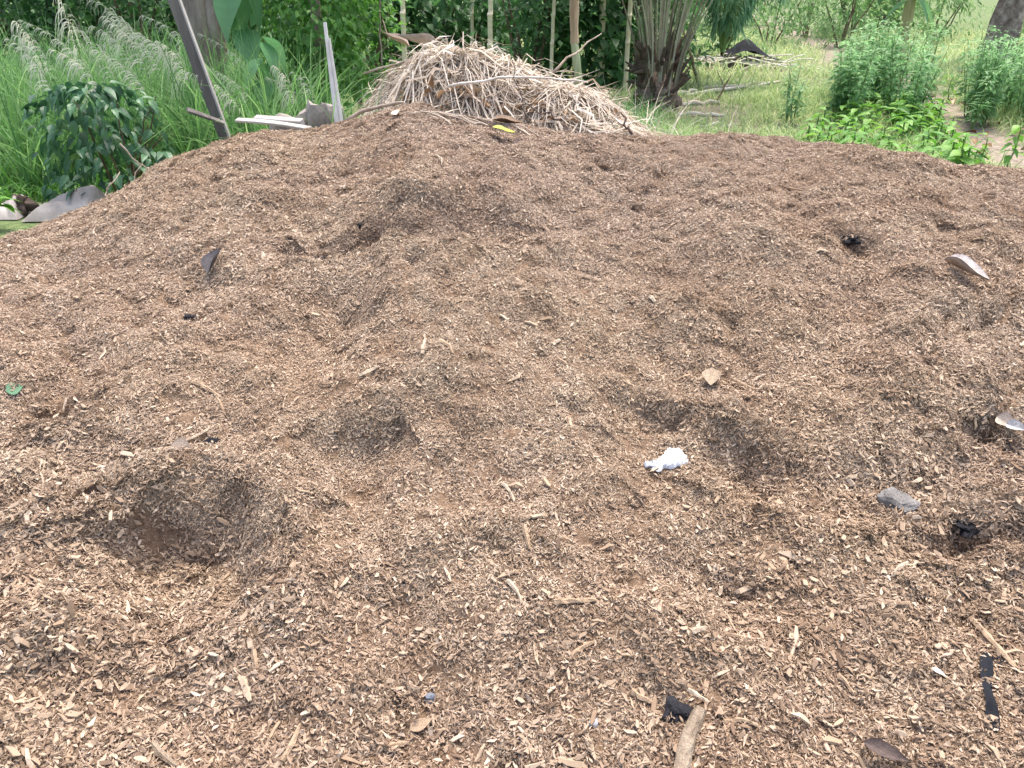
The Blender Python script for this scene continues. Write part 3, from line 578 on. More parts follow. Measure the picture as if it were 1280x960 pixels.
# loose twigs sticking out
def stick(name, label, p0, p1, r0, r1, mat, cat="stick", group=None, sag=0, jit=.01, n=8, ns=6, wob=.05):
    p0, p1 = np.asarray(p0, float), np.asarray(p1, float)
    V, F = tube(curve(p0 - p0, p1 - p0, sag, n, jit), np.linspace(r0, r1, n), ns, True, wob)
    return prop(obj(name, mesh(name, V, F, np.full(len(V), .5), mat, True), None, p0), label, cat, group)
M_twig = mat_noise("grey_twig", [(.3, (.2, .15, .11)), (.7, (.5, .42, .34))], 15, .85)
M_darktwig = mat_noise("dark_twig", [(.3, (.05, .035, .03)), (.7, (.15, .11, .085))], 15, .85)
M_char = mat_noise("charcoal", [(.3, (.008, .008, .010)), (.7, (.03, .03, .036))], 40, .7, .6, 90)
M_palewood = mat_noise("pale_wood", [(.3, (.42, .37, .31)), (.5, (.6, .55, .48)), (.7, (.76, .72, .65))], 6, .8, .3, 40, (1, 1, .15))
stick("bare_branch", "long bare branch rising right out of the frond pile", at(690, 92, 7.2), at(752, 42, 7.6), .013, .004, M_twig, sag=.02)
stick("thin_twig", "thin dark upright twig on the front of the frond pile", at(662, 160, 6.2), at(640, 75, 6.4), .006, .003, M_darktwig, jit=.02)
stick("thin_twig", "dark forked twig at the right foot of the frond pile", at(790, 168, 6.0), at(776, 140, 6.1), .012, .005, M_darktwig, jit=.02)
stick("thin_twig", "pale thin twig leaning above the right end of frond pile", at(765, 155, 6.3), at(790, 105, 6.6), .006, .003, M_twig, jit=.02)
stick("thin_twig", "brown twig slanting over the frond pile's right slope", at(700, 150, 6.2), at(655, 128, 6.3), .009, .004, M_darktwig, jit=.02)
stick("curved_cane", "long pale stem arching over the top of the frond pile", at(455, 92, 7.2), at(690, 92, 7.2), .010, .006, M_twig, sag=.14, n=14, jit=.006)
stick("curved_cane", "pale stem curving across the middle of the frond pile", at(560, 108, 6.75), at(735, 103, 6.7), .013, .008, M_palewood, sag=.05, n=12, jit=.006)
# dead brown leaves caught on the near edge of the pile
DL = []
for k in range(5):
    tv, tf = leaf_tpl(8, .34 + .05 * k, .5 + .12 * k, .6 - .3 * k, .7, .07); DL.append(mesh("dead_leaf", tv, tf, np.full(len(tv), .3 + .1 * k), M_dead, True))
for k in range(44):
    u = rng.uniform(490, 780); v = np.interp(u, [470, 520, 600, 700, 800], [126, 128, 140, 152, 160]) + rng.uniform(-20, 4); P = at(u, v, 6.3)
    for _ in range(60):
        if max(dome(P[0], P[1]), float(heap_g(np.array([P[0]]), np.array([P[1]]))[0])) < P[2]: P = at(u, v, P[1] + .03)
    P[1] -= .10; P[2] += .03
    o = obj("dead_leaf", DL[k % 5], None, P, (rng.normal(0, .6), rng.normal(0, .6), rng.uniform(0, 6.28)), rng.uniform(.06, .13)); prop(o, "curled brown dead leaf caught on the frond pile's near edge", "leaf", "dead leaves on the frond pile")
tv, tf = leaf_tpl(9, .30, .7, -.25, .6, .02); me_ = mesh("palm_spathe", tv, tf, np.full(len(tv), .62), mat_noise("palm_sheath", [(.3, (.30, .23, .17)), (.7, (.56, .46, .37))], 5, .8, .3, 30, (4, .6, 1)), True)
prop(obj("palm_spathe", me_, None, at(548, 58, 7.3), (.05, .7, R(85)), .36), "pale brown curled palm sheath on top of the frond pile", "palm sheath")
prop(obj("palm_spathe", me_, None, at(512, 58, 7.45), (.25, -.3, R(80)), .26), "darker curled palm sheath behind the top of frond pile", "palm sheath")
# green blades coming up left of the pile
P = np.column_stack([rng.normal(at(437, 140, 6.3)[0], .05, 26), rng.normal(6.3, .08, 26), np.full(26, .05)])
g = grass_field("grass_tuft", P, (.7, 1.05), (.014, .026), M_grass, .2, .3, 5, (.6, .15)); prop(g, "green grass tuft beside the white split slats", "grass", None, "stuff")

# ------------------------------------------------------------------ bamboo poles
def pole(label, u, v_base, width_px, yy, lean=0.0, h=5.5):
    p = at(u, v_base, yy); x = p[0]; r = width_px / 2 * yy / 1.08 / FPX
    t = thing("bamboo_pole", label, "bamboo pole", (x, yy, G0(x, yy))); nn = int(h / .42)
    pts, rad = [], []
    for i in range(nn):
        z = i * .42
        for dz, k in ((-.03 if i == 0 else .0, 1.0), (.06, .96), (.36, .96), (.395, 1.0), (.405, 1.13), (.415, 1.13)): pts.append((lean * (z + dz) + .02 * math.sin(z * 1.3 + u), .015 * math.sin(z * 1.7 + u), z + dz)); rad.append(r * k * (1 - .45 * z / h))
    MB().add(*tube(np.array(pts), np.array(rad), 10)).build("culm", M_culm, t, True)
    n = 160; hh = 3.0 + rng.random(n) * 3.2; L = np.column_stack([rng.normal(lean * h, .55, n), rng.normal(0, .55, n), hh])
    V, F, T = scatter(*LEAFN, L, rng.uniform(0, 6.28, n), rng.normal(-.5, .4, n), rng.normal(0, .4, n), rng.uniform(.15, .28, n), rng.random(n)); MB().add(V, F, T).build("foliage", M_far, t)
for a in [("thin bamboo pole behind the left top of the frond pile", 507, 60, 7, 13), ("slender dim bamboo pole between two others behind the pile", 590, 60, 4.5, 16), ("straight bamboo pole above the middle of the frond pile", 614, 66, 7, 13), ("thin brownish bamboo pole right of the frond pile's top", 690, 86, 5, 14),
          ("thickest pale bamboo pole, left of the stemless palm", 750, 93, 9, 15), ("thin pale bamboo pole just right of the thickest one", 765, 90, 6.5, 17), ("bamboo pole closest to the stemless palm's left side", 783, 100, 6.5, 14.5), ("half hidden bamboo pole touching the stemless palm's brown base", 794, 96, 6, 16)]:
    pole(*a)
stick("dead_twig", "thin dead twig hanging in the shade left of frond pile", at(478, 90, 10), at(474, -20, 10), .012, .008, M_twig); stick("dead_twig", "forked grey stem leaning by the left top of frond pile", at(487, 50, 10), at(478, 25, 10.1), .012, .008, M_twig)
# withered banana-like stem by the pile
p0 = at(729, 142, 9.0); t = thing("withered_plant", "leaning half green stem with brown fibrous skirt right of frond pile", "plant", (p0[0], 9.0, G0(p0[0], 9.0))); B0 = np.array([p0[0], 9.0, 0])
zz = np.linspace(0, 1, 12); top = at(716, -10, 9.0) - B0; top[2] = 1.75; base = np.zeros(3)
P = base + zz[:, None] * (top - base); P[:, 0] += .02 * np.sin(zz * 7)
MB().add(*tube(P[:8], np.linspace(.05, .042, 8), 10, True, .06)).build("green_stem", mat_noise("withered_green", [(.35, (.22, .27, .13)), (.65, (.42, .46, .27))], 7, .7, .3, 40, (1, 1, .2)), t)
MB().add(*tube(P[7:], np.linspace(.044, .05, 5), 10, True, .15)).build("dry_top", mat_noise("withered_top", [(.35, (.28, .19, .11)), (.65, (.52, .40, .26))], 9, .85, .5, 40, (1, 1, .15)), t)
m = 70; yw = rng.uniform(0, 6.28, m); V, F, T = ribbons(np.column_stack([.05 * np.cos(yw), .05 * np.sin(yw), rng.uniform(.35, .62, m)]), yw, rng.uniform(.3, .5, m), rng.uniform(.2, .5, m), rng.uniform(.1, .4, m), rng.uniform(.012, .03, m), 4, rng.uniform(.2, .6, m))
V[:, 2] = .55 - (V[:, 2] - .45).clip(0) * 1.5 + rng.normal(0, .002, len(V)); V[:, 2] = V[:, 2].clip(.0)
MB().add(V, F, T).build("fibre_skirt", mat_tint("rust_fibre", [(.24, .12, .05), (.42, .24, .11), (.55, .38, .2)], .85), t)
# dead straw around its foot
c = np.array([p0[0] + .1, 8.4]); n = 240; P = np.column_stack([rng.normal(c[0], .5, n), rng.normal(c[1], .55, n), np.full(n, .02)])
P = P[not_heap(P[:, 0], P[:, 1])]; g = grass_field("dry_straw", P, (.4, .95), (.006, .012), M_frond, .5, .5, 5, (.7, .15)); prop(g, "pale dry straw around the foot of the withered stem", "straw", None, "stuff")

# ------------------------------------------------------------------ stemless palm with cut leaf bases
p = gnd(822, 108); px_, py_ = p[0], p[1] * .82; px_ *= .82
t = thing("stemless_palm", "young palm with a brush of grey leaf stalks on brown base", "palm", (px_, py_, G0(px_, py_))); t.scale = (.84, .84, .95)
tt = np.linspace(0, 1, 9); MB().add(*tube(np.column_stack([0 * tt, 0 * tt, -.05 + tt * .62]), [.30, .36, .40, .40, .38, .34, .28, .2, .1], 16, True, .1)).build("trunk", mat_noise("palm_base", [(.3, (.07, .05, .035)), (.5, (.18, .13, .10)), (.7, (.33, .26, .2))], 10, .95, .8, 30), t)
M_pet = mat_tint("leaf_stalk", [(.10, .09, .06), (.25, .23, .16), (.45, .42, .32)], .7, 0, objvar=1.0, grain=8)
pets = []
for k in range(44):
    a = k * 2.4; r = .10 + .26 * rng.random(); H = rng.uniform(1.7, 2.6); out = (.12 + 1.5 * r) * rng.uniform(.5, 1.4) * H * .62
    pts = np.column_stack([np.cos(a) * (r + out * tt ** 1.7), np.sin(a) * (r + out * tt ** 1.7), .25 + H * tt ** .92])
    MB().add(*tube(pts, np.linspace(.021, .008, 9), 5, True)).build("leaf_stalk", M_pet, t)
    pets.append((pts[-1], a))
for k in range(64):                                # broken stubs and hanging dead bases
    a = rng.uniform(0, 6.28); z = .1 + .75 * rng.random(); e = np.array([math.cos(a), math.sin(a), 0]); p0_ = e * .3 + [0, 0, z]; p1_ = p0_ + e * rng.uniform(.12, .34) + [0, 0, rng.uniform(-.02, .42)]
    MB().add(*tube(curve(p0_, p1_, .02, 4, .01), [.045, .035, .026, .012], 5)).build("leaf_stub", M_darktwig if k % 3 else M_brown_stem, t)
V_, F_, T_ = [], [], []
mb = MB(); m = 3400; i = rng.integers(0, len(pets), m); B = np.array([q[0] for q in pets])[i]; aa = np.array([q[1] for q in pets])[i]; f = rng.random(m)
loc = B + np.column_stack([np.cos(aa) * f * 1.3, np.sin(aa) * f * 1.3, f * .9 - f * f * .9 + .2]); V, F, T = scatter(*leaf_tpl(2, .06, .1, .4), loc, aa + np.where(rng.random(m) < .5, .3, math.pi - .3) + rng.normal(0, .3, m), rng.normal(-.4, .3, m), rng.normal(0, .5, m), rng.uniform(.35, .6, m), rng.random(m))
mb.add(V, F, T).build("leaflets", M_far, t)["kind"] = "stuff"
# a second, green palm hanging in at the top behind it
p = at(905, 40, 15.5); t = thing("green_palm", "bluish green feathery palm fronds hanging behind the stemless palm", "palm", (p[0], 15.5, G0(p[0], 15.5)))
mb = MB(); lb = MB()
for k in range(16):
    a = k * 2.4; H = rng.uniform(1.2, 1.8); out = rng.uniform(.6, 1.2); pts = np.column_stack([np.cos(a) * out * tt, np.sin(a) * out * tt, .6 + H * np.sin(tt * 2.2) ** .9]); mb.add(*tube(pts, np.linspace(.03, .006, 9), 4, False))
    m = 130; f = rng.uniform(.15, 1, m); loc = np.stack([np.interp(f, tt, pts[:, j]) for j in range(3)], -1); V, F, T = scatter(*leaf_tpl(2, .07, .1, .6), loc, a - math.pi / 2 + np.where(rng.random(m) < .5, .9, -.9) + rng.normal(0, .2, m), rng.normal(-.5, .3, m), rng.normal(0, .3, m), rng.uniform(.25, .5, m), rng.random(m)); lb.add(V, F, T)
mb.build("leaf_stalk", M_green_stem, t); lb.build("leaflets", G("palm_green", (.07, .17, .10), (.16, .31, .19), (.28, .44, .29), .4), t)["kind"] = "stuff"

# ------------------------------------------------------------------ right: clearing
okF = lambda x, y: not_heap(x, y) & (x > -.15 * y + 1.2) & (x < .78 * y + 2.5) & (np.hypot((x - gnd(932, 84)[0]) / 1.3, (y - gnd(932, 84)[1]) / 1.6) > 1) & (rng.random(np.shape(x)) > np.clip(path_mask(x, y) * 1.05 + bare_mask(x, y) * .8, 0, .985))
P = np.vstack([clumped(5000, -1, 24, 6.6, 34, .16, 12, okF), clumped(2200, 1, 8, 7, 14, .13, 13, okF)]); far = np.clip((P[:, 1] - 8) / 20, 0, 1)
mN = P[:, 1] < 15
g = grass_field("meadow_grass", P[mN], (.08, .28), (.011, .02), M_field, .4, .5, 3, (.5, .22)); prop(g, "short green grass growing in the clearing on the right", "grass", None, "stuff")
g = grass_field("pale_grass", P[~mN], (.15, .5), (.018, .034), M_field, .4, .5, 3, (.66, .2)); prop(g, "pale yellowish grass across the far part of the clearing", "grass", None, "stuff")
P = clumped(120, .9, 2.6, 7.6, 12.5, .11, 14, lambda x, y: not_heap(x, y) & (x < .11 * y + 1.0 + .25 * np.sin(y)))
g = grass_field("green_grass", P, (.2, .48), (.010, .02), M_grass, .35, .5, 4, (.62, .18)); prop(g, "lush green grass right of the frond pile below the palm", "grass", None, "stuff")
def herb(name, label, x, y, h, nleaf, lsz, mat, group=None, spread=.16, tpl=LEAFN, z0=.15):
    t = thing(name, label, "plant", (x, y, G0(x, y)), 0, group); mb = MB(); k = 3; tips = []
    for q in range(k):
        a = rng.uniform(0, 6.28); e = np.array([spread * .7 * math.cos(a), spread * .7 * math.sin(a), h * rng.uniform(.8, 1)]); tips.append(e); mb.add(*tube(curve((0, 0, -.03), e, 0, 5, .01), np.linspace(.009, .003, 5), 4, False))
    mb.build("stem", M_green_stem, t)
    i = rng.integers(0, k, nleaf); f = z0 + (1 - z0) * rng.random(nleaf) ** .8; L = np.array(tips)[i] * f[:, None]; a = rng.uniform(0, 6.28, nleaf)
    L[:, 0] += .03 * np.cos(a); L[:, 1] += .03 * np.sin(a)
    V, F, T = scatter(*tpl, L, a - math.pi / 2, rng.normal(.25, .35, nleaf), rng.normal(0, .3, nleaf), lsz * rng.uniform(.6, 1.3, nleaf) * (1.15 - .4 * f), np.clip(.3 + .35 * f + rng.normal(0, .16, nleaf), 0, 1)); MB().add(V, F, T).build("foliage", mat, t)
for k in range(38):
    u = 1040 + 115 * rng.random(); yy = rng.uniform(10.6, 13.2); x = (u - 640) / FPX * yy / 1.06; hh = (1.25 - .25 * abs(u - 1090) / 60 * (u < 1060)) * rng.uniform(.62, 1.08) * (yy / 12.2) ** .5
    herb("tall_herb", "tall leafy herb in the %s of the dense clump by the path" % ("left side" if u < 1078 else "middle" if u < 1118 else "right side"), x, yy, hh, 170, .13, M_herb, "tall herbs of the dense clump", rng.uniform(.15, .38))
for k in range(38):
    u = 1212 + 130 * rng.random(); yy = rng.uniform(10.2, 13.6); x = (u - 640) / FPX * yy / 1.06
    herb("tall_herb", ("bushy herb by the path in the right-hand clump" if u < 1250 else "bushy herb at the picture's right edge beyond the path"), x, yy, 1.12 * rng.uniform(.7, 1.05), 190, .12, M_herb, "bushy herbs at the right edge", rng.uniform(.15, .4))
for k, (u, yy, hh) in enumerate([(985, 11.0, .78), (992, 10.8, .6)]): herb("tall_herb", ["slender single herb standing alone left of the dense clump", "shorter herb beside the slender lone herb"][k], (u - 640) / FPX * yy / 1.05, yy, hh, 110, .12, M_herb, None, .1)
# low bed of broad-leaved seedlings in front
SL = [mesh("leaf", *leaf_tpl(4, .40 + .08 * k, .14, .5, .75), np.full(15, .3 + .22 * k), M_bed) for k in range(3)]
sm_ = MB().add(*tube(curve((0, 0, -.03), (.01, .01, .22), 0, 4), .007, 5)).mesh("stem", M_green_stem)
for k in range(125):
    yy = rng.uniform(7.2, 12.2); lo, hi = np.interp(yy, [7, 8.2, 9.5, 12], [1090, 1010, 990, 1040]), np.interp(yy, [7, 8.2, 9.5, 12], [1235, 1225, 1200, 1150]); u = rng.uniform(lo, hi); x = (u - 640) / FPX * yy / 1.04
    if not not_heap(np.array([x]), np.array([yy]))[0]: continue
    t = thing("seedling", "bright green broad-leaved seedling in the %s part of low bed" % ("nearest" if yy < 8.6 else "middle" if yy < 10.3 else "farthest"), "plant", (x, yy, G0(x, yy)), rng.uniform(0, 6.28), "seedlings of the low bed"); sc_ = rng.uniform(.8, 1.35); t.scale = (sc_,) * 3
    obj("stem", sm_, t)
    for q in range(9):
        a = q * 2.4; z = .05 + .022 * q; obj("leaf", SL[rng.integers(3)], t, (.01 * math.cos(a), .01 * math.sin(a), z), (rng.uniform(-.1, .55), rng.normal(0, .2), a), rng.uniform(.10, .17))
def tall_seedling(label, u, v, yy, h, nl, L):
    x = at(u, v, yy)[0]; t = thing("young_plant", label, "plant", (x, yy, G0(x, yy))); MB().add(*tube(curve((0, 0, -.03), (.02, 0, h * .88), 0, 5, .01), np.linspace(.009, .005, 5), 5)).build("stem", M_green_stem, t)
    for q in range(nl): a = q * 2.4; obj("leaf", SL[q % 3], t, (.01 * math.cos(a), .01 * math.sin(a), h * (.3 + .7 * q / nl)), (rng.uniform(-.3, .5), 0, a), L * rng.uniform(.8, 1.2))
tall_seedling("young plant with large pale leaves at the bed's right end", 1200, 190, 7.6, .45, 9, .20); tall_seedling("small upright plant alone on the bare path", 1230, 180, 7.8, .40, 9, .12); tall_seedling("leafy young plant at right edge beside the path", 1268, 180, 7.9, .5, 16, .14); tall_seedling("yellowish young plant standing in the path", 1190, 95, 13, .45, 10, .17)
# rough palm trunk top right, banana stem
tree("rough_trunk_tree", "thick rough grey brown trunk at the top right corner", (1254 - 640) / FPX * 18 / 1.1, 18, 6, .32, 1.8, 1500, M_far, mat_noise("rough_bark", [(.35, (.09, .065, .055)), (.5, (.26, .20, .17)), (.65, (.45, .38, .33))], 5, .95, 1, 9), wob=.10, lsz=.3)
x = (1125 - 640) / FPX * 15 / 1.09; t = thing("banana_plant", "banana plant with pale yellowish stem above the herb clump", "banana plant", (x, 15, G0(x, 15)))
MB().add(*tube(curve((0, 0, -.05), (.05, 0, 1.9), 0, 9, .01), np.linspace(.11, .08, 9), 12, True, .04)).build("stem", mat_noise("banana_stem", [(.35, (.25, .24, .1)), (.5, (.45, .4, .2)), (.7, (.6, .52, .3))], 4, .6, 0, None, (1, 1, .2)), t)
bl = mesh("leaf", *leaf_tpl(9, .3, .2, .9, .6, .01), np.full(30, .55), M_broad)
for a, z, L, pt in ((R(-80), 1.42, .6, .1), (R(95), 1.38, .5, .1), (R(-150), 1.45, .5, .0),  (R(10), 1.9, 1.4, .9), (R(130), 1.9, 1.4, .8), (R(-110), 1.9, 1.5, .9), (R(60), 1.85, 1.3, .6), (R(-30), 1.9, 1.4, .7)): obj("leaf", bl, t, (.03, 0, z), (pt, 0, a), L)
# split logs laid as bed edges
M_log = mat_noise("weathered_log", [(.3, (.36, .31, .25)), (.5, (.55, .49, .42)), (.7, (.7, .65, .57))], 5, .9, .5, 20, (.3, 1, 1))
def log(label, u0, v0, u1, v1, r, mat=None):
    a, b = gnd(u0, v0), gnd(u1, v1); a[2] = G0(a[0], a[1]) + r * .6; b[2] = G0(b[0], b[1]) + r * .6
    stick("split_log", label, a, b, r, r * .85, mat or M_log, "log", "logs laid as bed edges", 0, .02, 8, 9, .1)
for q in [("nearest pale log bedding edge behind the heap's crest", 852, 150, 915, 152, .025), ("pale log lying second from the heap's crest", 846, 139, 908, 139, .03), ("pale log lying third from the heap's crest", 850, 128, 900, 127, .035), ("long weathered log with a pale end left of the lone herb", 856, 119, 975, 105, .03), ("longest-lying thin log behind the weathered one", 878, 110, 968, 106, .03), ("short pale log close to the stemless palm", 846, 115, 870, 113, .04)]: log(*q)
stick("leaning_stick", "tall dark tipped stick leaning beside the stemless palm", gnd(872, 102), at(853, 35, 14.2), .035, .02, M_twig)
stick("leaning_stick", "forked bare twig lying across the log bed", gnd(896, 126), at(914, 94, 12.6), .02, .01, M_twig); stick("leaning_stick", "thin pale twig crossing the forked one on the logs", gnd(905, 110), at(897, 88, 13.2), .014, .008, M_twig); stick("leaning_stick", "short pale stick propped behind the leaning one", gnd(869, 74), at(878, 58, 17), .03, .02, M_twig)
# brush heap with a black plastic sheet
c0 = gnd(932, 84); bx, by = c0[0], c0[1]; n = 90
mb = MB()
for k in range(n):
    a = rng.uniform(0, 6.28); L = rng.uniform(.5, 1.3); c = np.array([rng.normal(0, .6), rng.normal(0, .3), .05 + .22 * rng.random()]); d = np.array([math.cos(a), math.sin(a) * .5, rng.normal(0, .12)]) * L / 2; mb.add(*tube(curve(c - d, c + d, 0, 4, .03), .014, 4, False))
V = mb; t = thing("brush_heap", "pale heap of dry sticks and cut stems under black plastic", "brush heap", (bx, by, G0(bx, by)))
mb.build("dry_sticks", M_palewood, t)["kind"] = "stuff"
gx_, gy_ = np.meshgrid(np.linspace(-1.1, 1.1, 30), np.linspace(-.6, .6, 16)); zz_ = .24 * np.exp(-(gx_ / .8) ** 2 - (gy_ / .45) ** 2) + .02 * fbm(gx_, gy_, 4, 2); I = np.arange(gx_.size).reshape(gx_.shape); FQ = np.stack([I[:-1, :-1], I[:-1, 1:], I[1:, 1:], I[1:, :-1]], -1).reshape(-1, 4)
obj("core", mesh("core", np.stack([gx_, gy_, zz_ - .04], -1), FQ, None, M_litter, True), t)
gx_, gy_ = np.meshgrid(np.linspace(-.55, .75, 26), np.linspace(-.35, .4, 18)); zz_ = .30 + .34 * np.exp(-((gx_ + .05) / .36) ** 2 - (gy_ / .35) ** 2) - .12 * np.clip(gx_ - .1, 0, 1) + .03 * np.abs(fbm(gx_, gy_, 5, 2)); I = np.arange(gx_.size).reshape(gx_.shape); FQ = np.stack([I[:-1, :-1], I[:-1, 1:], I[1:, 1:], I[1:, :-1]], -1).reshape(-1, 4)
M_blackp = mat_noise("black_plastic", [(.4, (.010, .011, .014)), (.7, (.022, .024, .03))], 6, .75, .3, 25, None, .1)
prop(obj("black_sheet", mesh("black_sheet", np.stack([gx_, gy_, zz_], -1), FQ, None, M_blackp, True), None, (bx, by, G0(bx, by))), "crumpled black plastic sheet thrown over the dry brush heap", "plastic sheet")
# litter on the path
for k in range(46):
    yy = rng.uniform(7.5, 14); cx = 5.75 + .12 * (yy - 8) + .35 * math.sin(yy * .55); x = cx + rng.normal(0, .4)
    prop(obj("path_leaf", DL[k % 5], None, (x, yy, G0(x, yy) + .02), (rng.normal(0, .25), rng.normal(0, .25), rng.uniform(0, 6.28)), rng.uniform(.08, .18)), "dry fallen leaf lying on the bare path at right", "leaf", "fallen leaves on the path")
for k, (u, v, sz_) in enumerate([(1172, 118, .5), (1220, 138, .4), (1205, 97, .45)]):
    q = gnd(u, v); prop(obj("palm_scrap", me_, None, (q[0], q[1], .05), (0, 0, R(80 + 30 * k)), sz_), ["pale palm sheath lying flat on the path's left side", "pale palm sheath by the bushy herbs' foot", "small pale sheath far up the path"][k], "palm sheath")

rng = np.random.default_rng(63)
# ------------------------------------------------------------------ left edge of the heap: post, slats, boards, blocks, cloth
def plank(name, label, p0, p1, wd, th, mat, up=(0, 0, 1), cat="board", taper=1.0, n=6, warp=.0):
    p0, p1 = np.asarray(p0, float), np.asarray(p1, float); d = p1 - p0; L = np.linalg.norm(d); d /= L; u_ = np.asarray(up, float); s = np.cross(d, u_); s /= np.linalg.norm(s); u_ = np.cross(s, d)
    V, F = [], []
    for i in range(n + 1):
        t = i / n; w_ = wd * (1 + (taper - 1) * t) / 2 * (1 + rng.normal(0, .03)); c = d * L * t + u_ * warp * math.sin(t * 3.1)
        b = min(th, w_) * .18
        for a, q in ((-w_, -th / 2 + b), (-w_ + b, -th / 2), (w_ - b, -th / 2), (w_, -th / 2 + b), (w_, th / 2 - b), (w_ - b, th / 2), (-w_ + b, th / 2), (-w_, th / 2 - b)): V.append(c + s * a + u_ * q)
        if i: F += [[8 * (i - 1) + j, 8 * i + j, 8 * i + (j + 1) % 8, 8 * (i - 1) + (j + 1) % 8] for j in range(8)]
    F += [list(range(8)), [8 * n + j for j in range(7, -1, -1)]]
    o = obj(name, mesh(name, np.array(V), F, None, mat), None, p0); prop(o, label, cat); return o
M_post = mat_noise("weathered_post", [(.3, (.065, .058, .053)), (.5, (.15, .135, .125)), (.7, (.28, .255, .235))], 5, .85, .5, 30, (1, 1, .12))
M_postedge = mat_noise("post_edge", [(.3, (.3, .28, .26)), (.7, (.5, .47, .44))], 6, .85, .3, 30, (1, 1, .15))
b0, b1 = at(272, 150, 6.9), at(206, -30, 6.9); d = (b0 - b1) / np.linalg.norm(b0 - b1); b0 = b0 + d * (b0[2] / -d[2] + .05) * 1.0
post = plank("leaning_post", "dark weathered wooden post leaning left behind the heap", b0, b1, .082, .06, M_post, (.12, -1, 0), "post")
plank("lighter_edge", None, b0 * 0, b1 - b0, .014, .064, M_postedge, (.12, -1, 0), None); o = bpy.data.objects["lighter_edge"]; o.parent = post
sv_ = Vector(np.cross((b1 - b0) / np.linalg.norm(b1 - b0), (.12, -1, 0))).normalized(); o.location = sv_ * .046 if sv_.x > 0 else sv_ * -.046; 
plank("dark_board", "short dark board end poking left from the post's foot", at(234, 137, 6.6), at(280, 154, 6.75), .06, .02, M_post, (0, -.5, 1), taper=.7)
M_white = mat_noise("bleached_wood", [(.3, (.40, .38, .34)), (.5, (.56, .54, .50)), (.7, (.70, .69, .66))], 6, .75, .3, 30, (1, 1, .12))
s0 = at(424, 158, 6.1); plank("white_stake", "taller white split slat standing left of frond pile", s0 + [0, 0, -.45], at(406, 28, 6.4), .05, .02, M_white, (0, -1, .3), "stake", .45)
s0 = at(428, 158, 6.12); plank("white_stake", "shorter white slat propped against the taller one", s0 + [.03, -.03, -.45], at(412, 48, 6.36), .035, .018, M_white, (.2, -1, .3), "stake", .4)
M_board = mat_noise("grey_board", [(.3, (.26, .24, .21)), (.5, (.40, .375, .34)), (.7, (.52, .495, .46))], 7, .85, .3, 40, (.2, 1, 1))
plank("thin_board", "long thin pale board lying on the heap's left shoulder", at(296, 150, 5.75), at(388, 161, 5.6), .05, .018, M_board, (0, -.25, 1), warp=.01)
plank("grey_board", "thicker grey board above the long thin one", at(320, 149, 6.1), at(378, 154, 6.0), .06, .05, M_board, (0, -.3, 1))
M_conc = mat_noise("old_concrete", [(.3, (.17, .15, .13)), (.5, (.30, .27, .235)), (.7, (.42, .39, .345))], 5, .95, .7, 18)
def rock(name, label, p, size, mat, cat="stone", sub=3, amp=.16, seed=0, rot=(0, 0, 0), flat=False, facet=0):
    import bmesh
    bm = bmesh.new(); bmesh.ops.create_icosphere(bm, subdivisions=sub, radius=1)
    for v in bm.verts:
        c = v.co.copy(); k = 1 + amp * mnoise.noise(c * 1.3 + Vector((seed, 0, 0))) * 2 + amp * .5 * mnoise.noise(c * 3.1 + Vector((0, seed, 0)))
        c = Vector(tuple(math.copysign(abs(q) ** (.62 if facet else 1), q) for q in c)) * k; v.co = Vector((c.x * size[0], c.y * size[1], c.z * size[2]))
    me = bpy.data.meshes.new(name); bm.to_mesh(me); bm.free(); me.materials.append(mat); me.polygons.foreach_set("use_smooth", np.full(len(me.polygons), not flat, bool))
    return prop(obj(name, me, None, p, rot), label, cat)
for k, (u, v, yy, hw) in enumerate([(353, 149, 6.4, .13), (377, 142, 6.4, .12), (398, 134, 6.42, .11), (415, 128, 6.45, .10)]):
    p = at(u, v, yy); rock("concrete_block", ["leftmost rough grey block in the row beside the boards", "second grey block in the row left of the stakes", "third grey block in the row near the white stakes", "grey block right at the foot of the white stakes"][k], (p[0], p[1], p[2] / 2), (hw, .09, p[2] / 2 + .03), M_conc, "block", 3, .13, k * 3.1, (.03 * k, .12 - .06 * k, .2 * k), True, 1)
stick("bare_root", "pale bent root lying left of the frond pile on the heap", at(432, 152, 5.5), at(505, 128, 5.45), .016, .010, M_twig, sag=.03)
# grey cloth on the ground at far left
def drape(name, label, cat, p, wx_, wy_, h, mat, seed, nx_=44, ny_=26, folds=.05, rot=0):
    gx_, gy_ = np.meshgrid(np.linspace(-1, 1, nx_), np.linspace(-1, 1, ny_)); ed = np.clip(1 - np.maximum(np.abs(gx_), np.abs(gy_)) ** 3, 0, 1)
    z = h * ed * (.55 + .45 * np.exp(-((gx_ - .45) / .4) ** 2 - (gy_ / .8) ** 2) + .5 * np.exp(-((gx_ - .6) / .18) ** 2 - ((gy_ - .2) / .4) ** 2)) + folds * ed * np.abs(fbm(gx_ * .9 + seed, gy_ * .8 + gx_ * .6, 1.3, 2)) + .020 * ed * (1 - np.abs(np.sin(3.2 * (gx_ * .6 + gy_) + 2 * fbm(gx_ + seed, gy_, .8, 2)))) ** 3 + .004
    x = gx_ * wx_ * (1 + .12 * fbm(gy_ + seed, gx_ * 0, 1.5, 2)); y = gy_ * wy_ * (1 + .08 * fbm(gx_ + seed, gy_ * 0, 1.0, 1)); I = np.arange(gx_.size).reshape(gx_.shape)
    FQ = np.stack([I[:-1, :-1], I[:-1, 1:], I[1:, 1:], I[1:, :-1]], -1).reshape(-1, 4)
    return prop(obj(name, mesh(name, np.stack([x, y, z], -1), FQ, None, mat, True), None, p, (0, 0, rot)), label, cat)
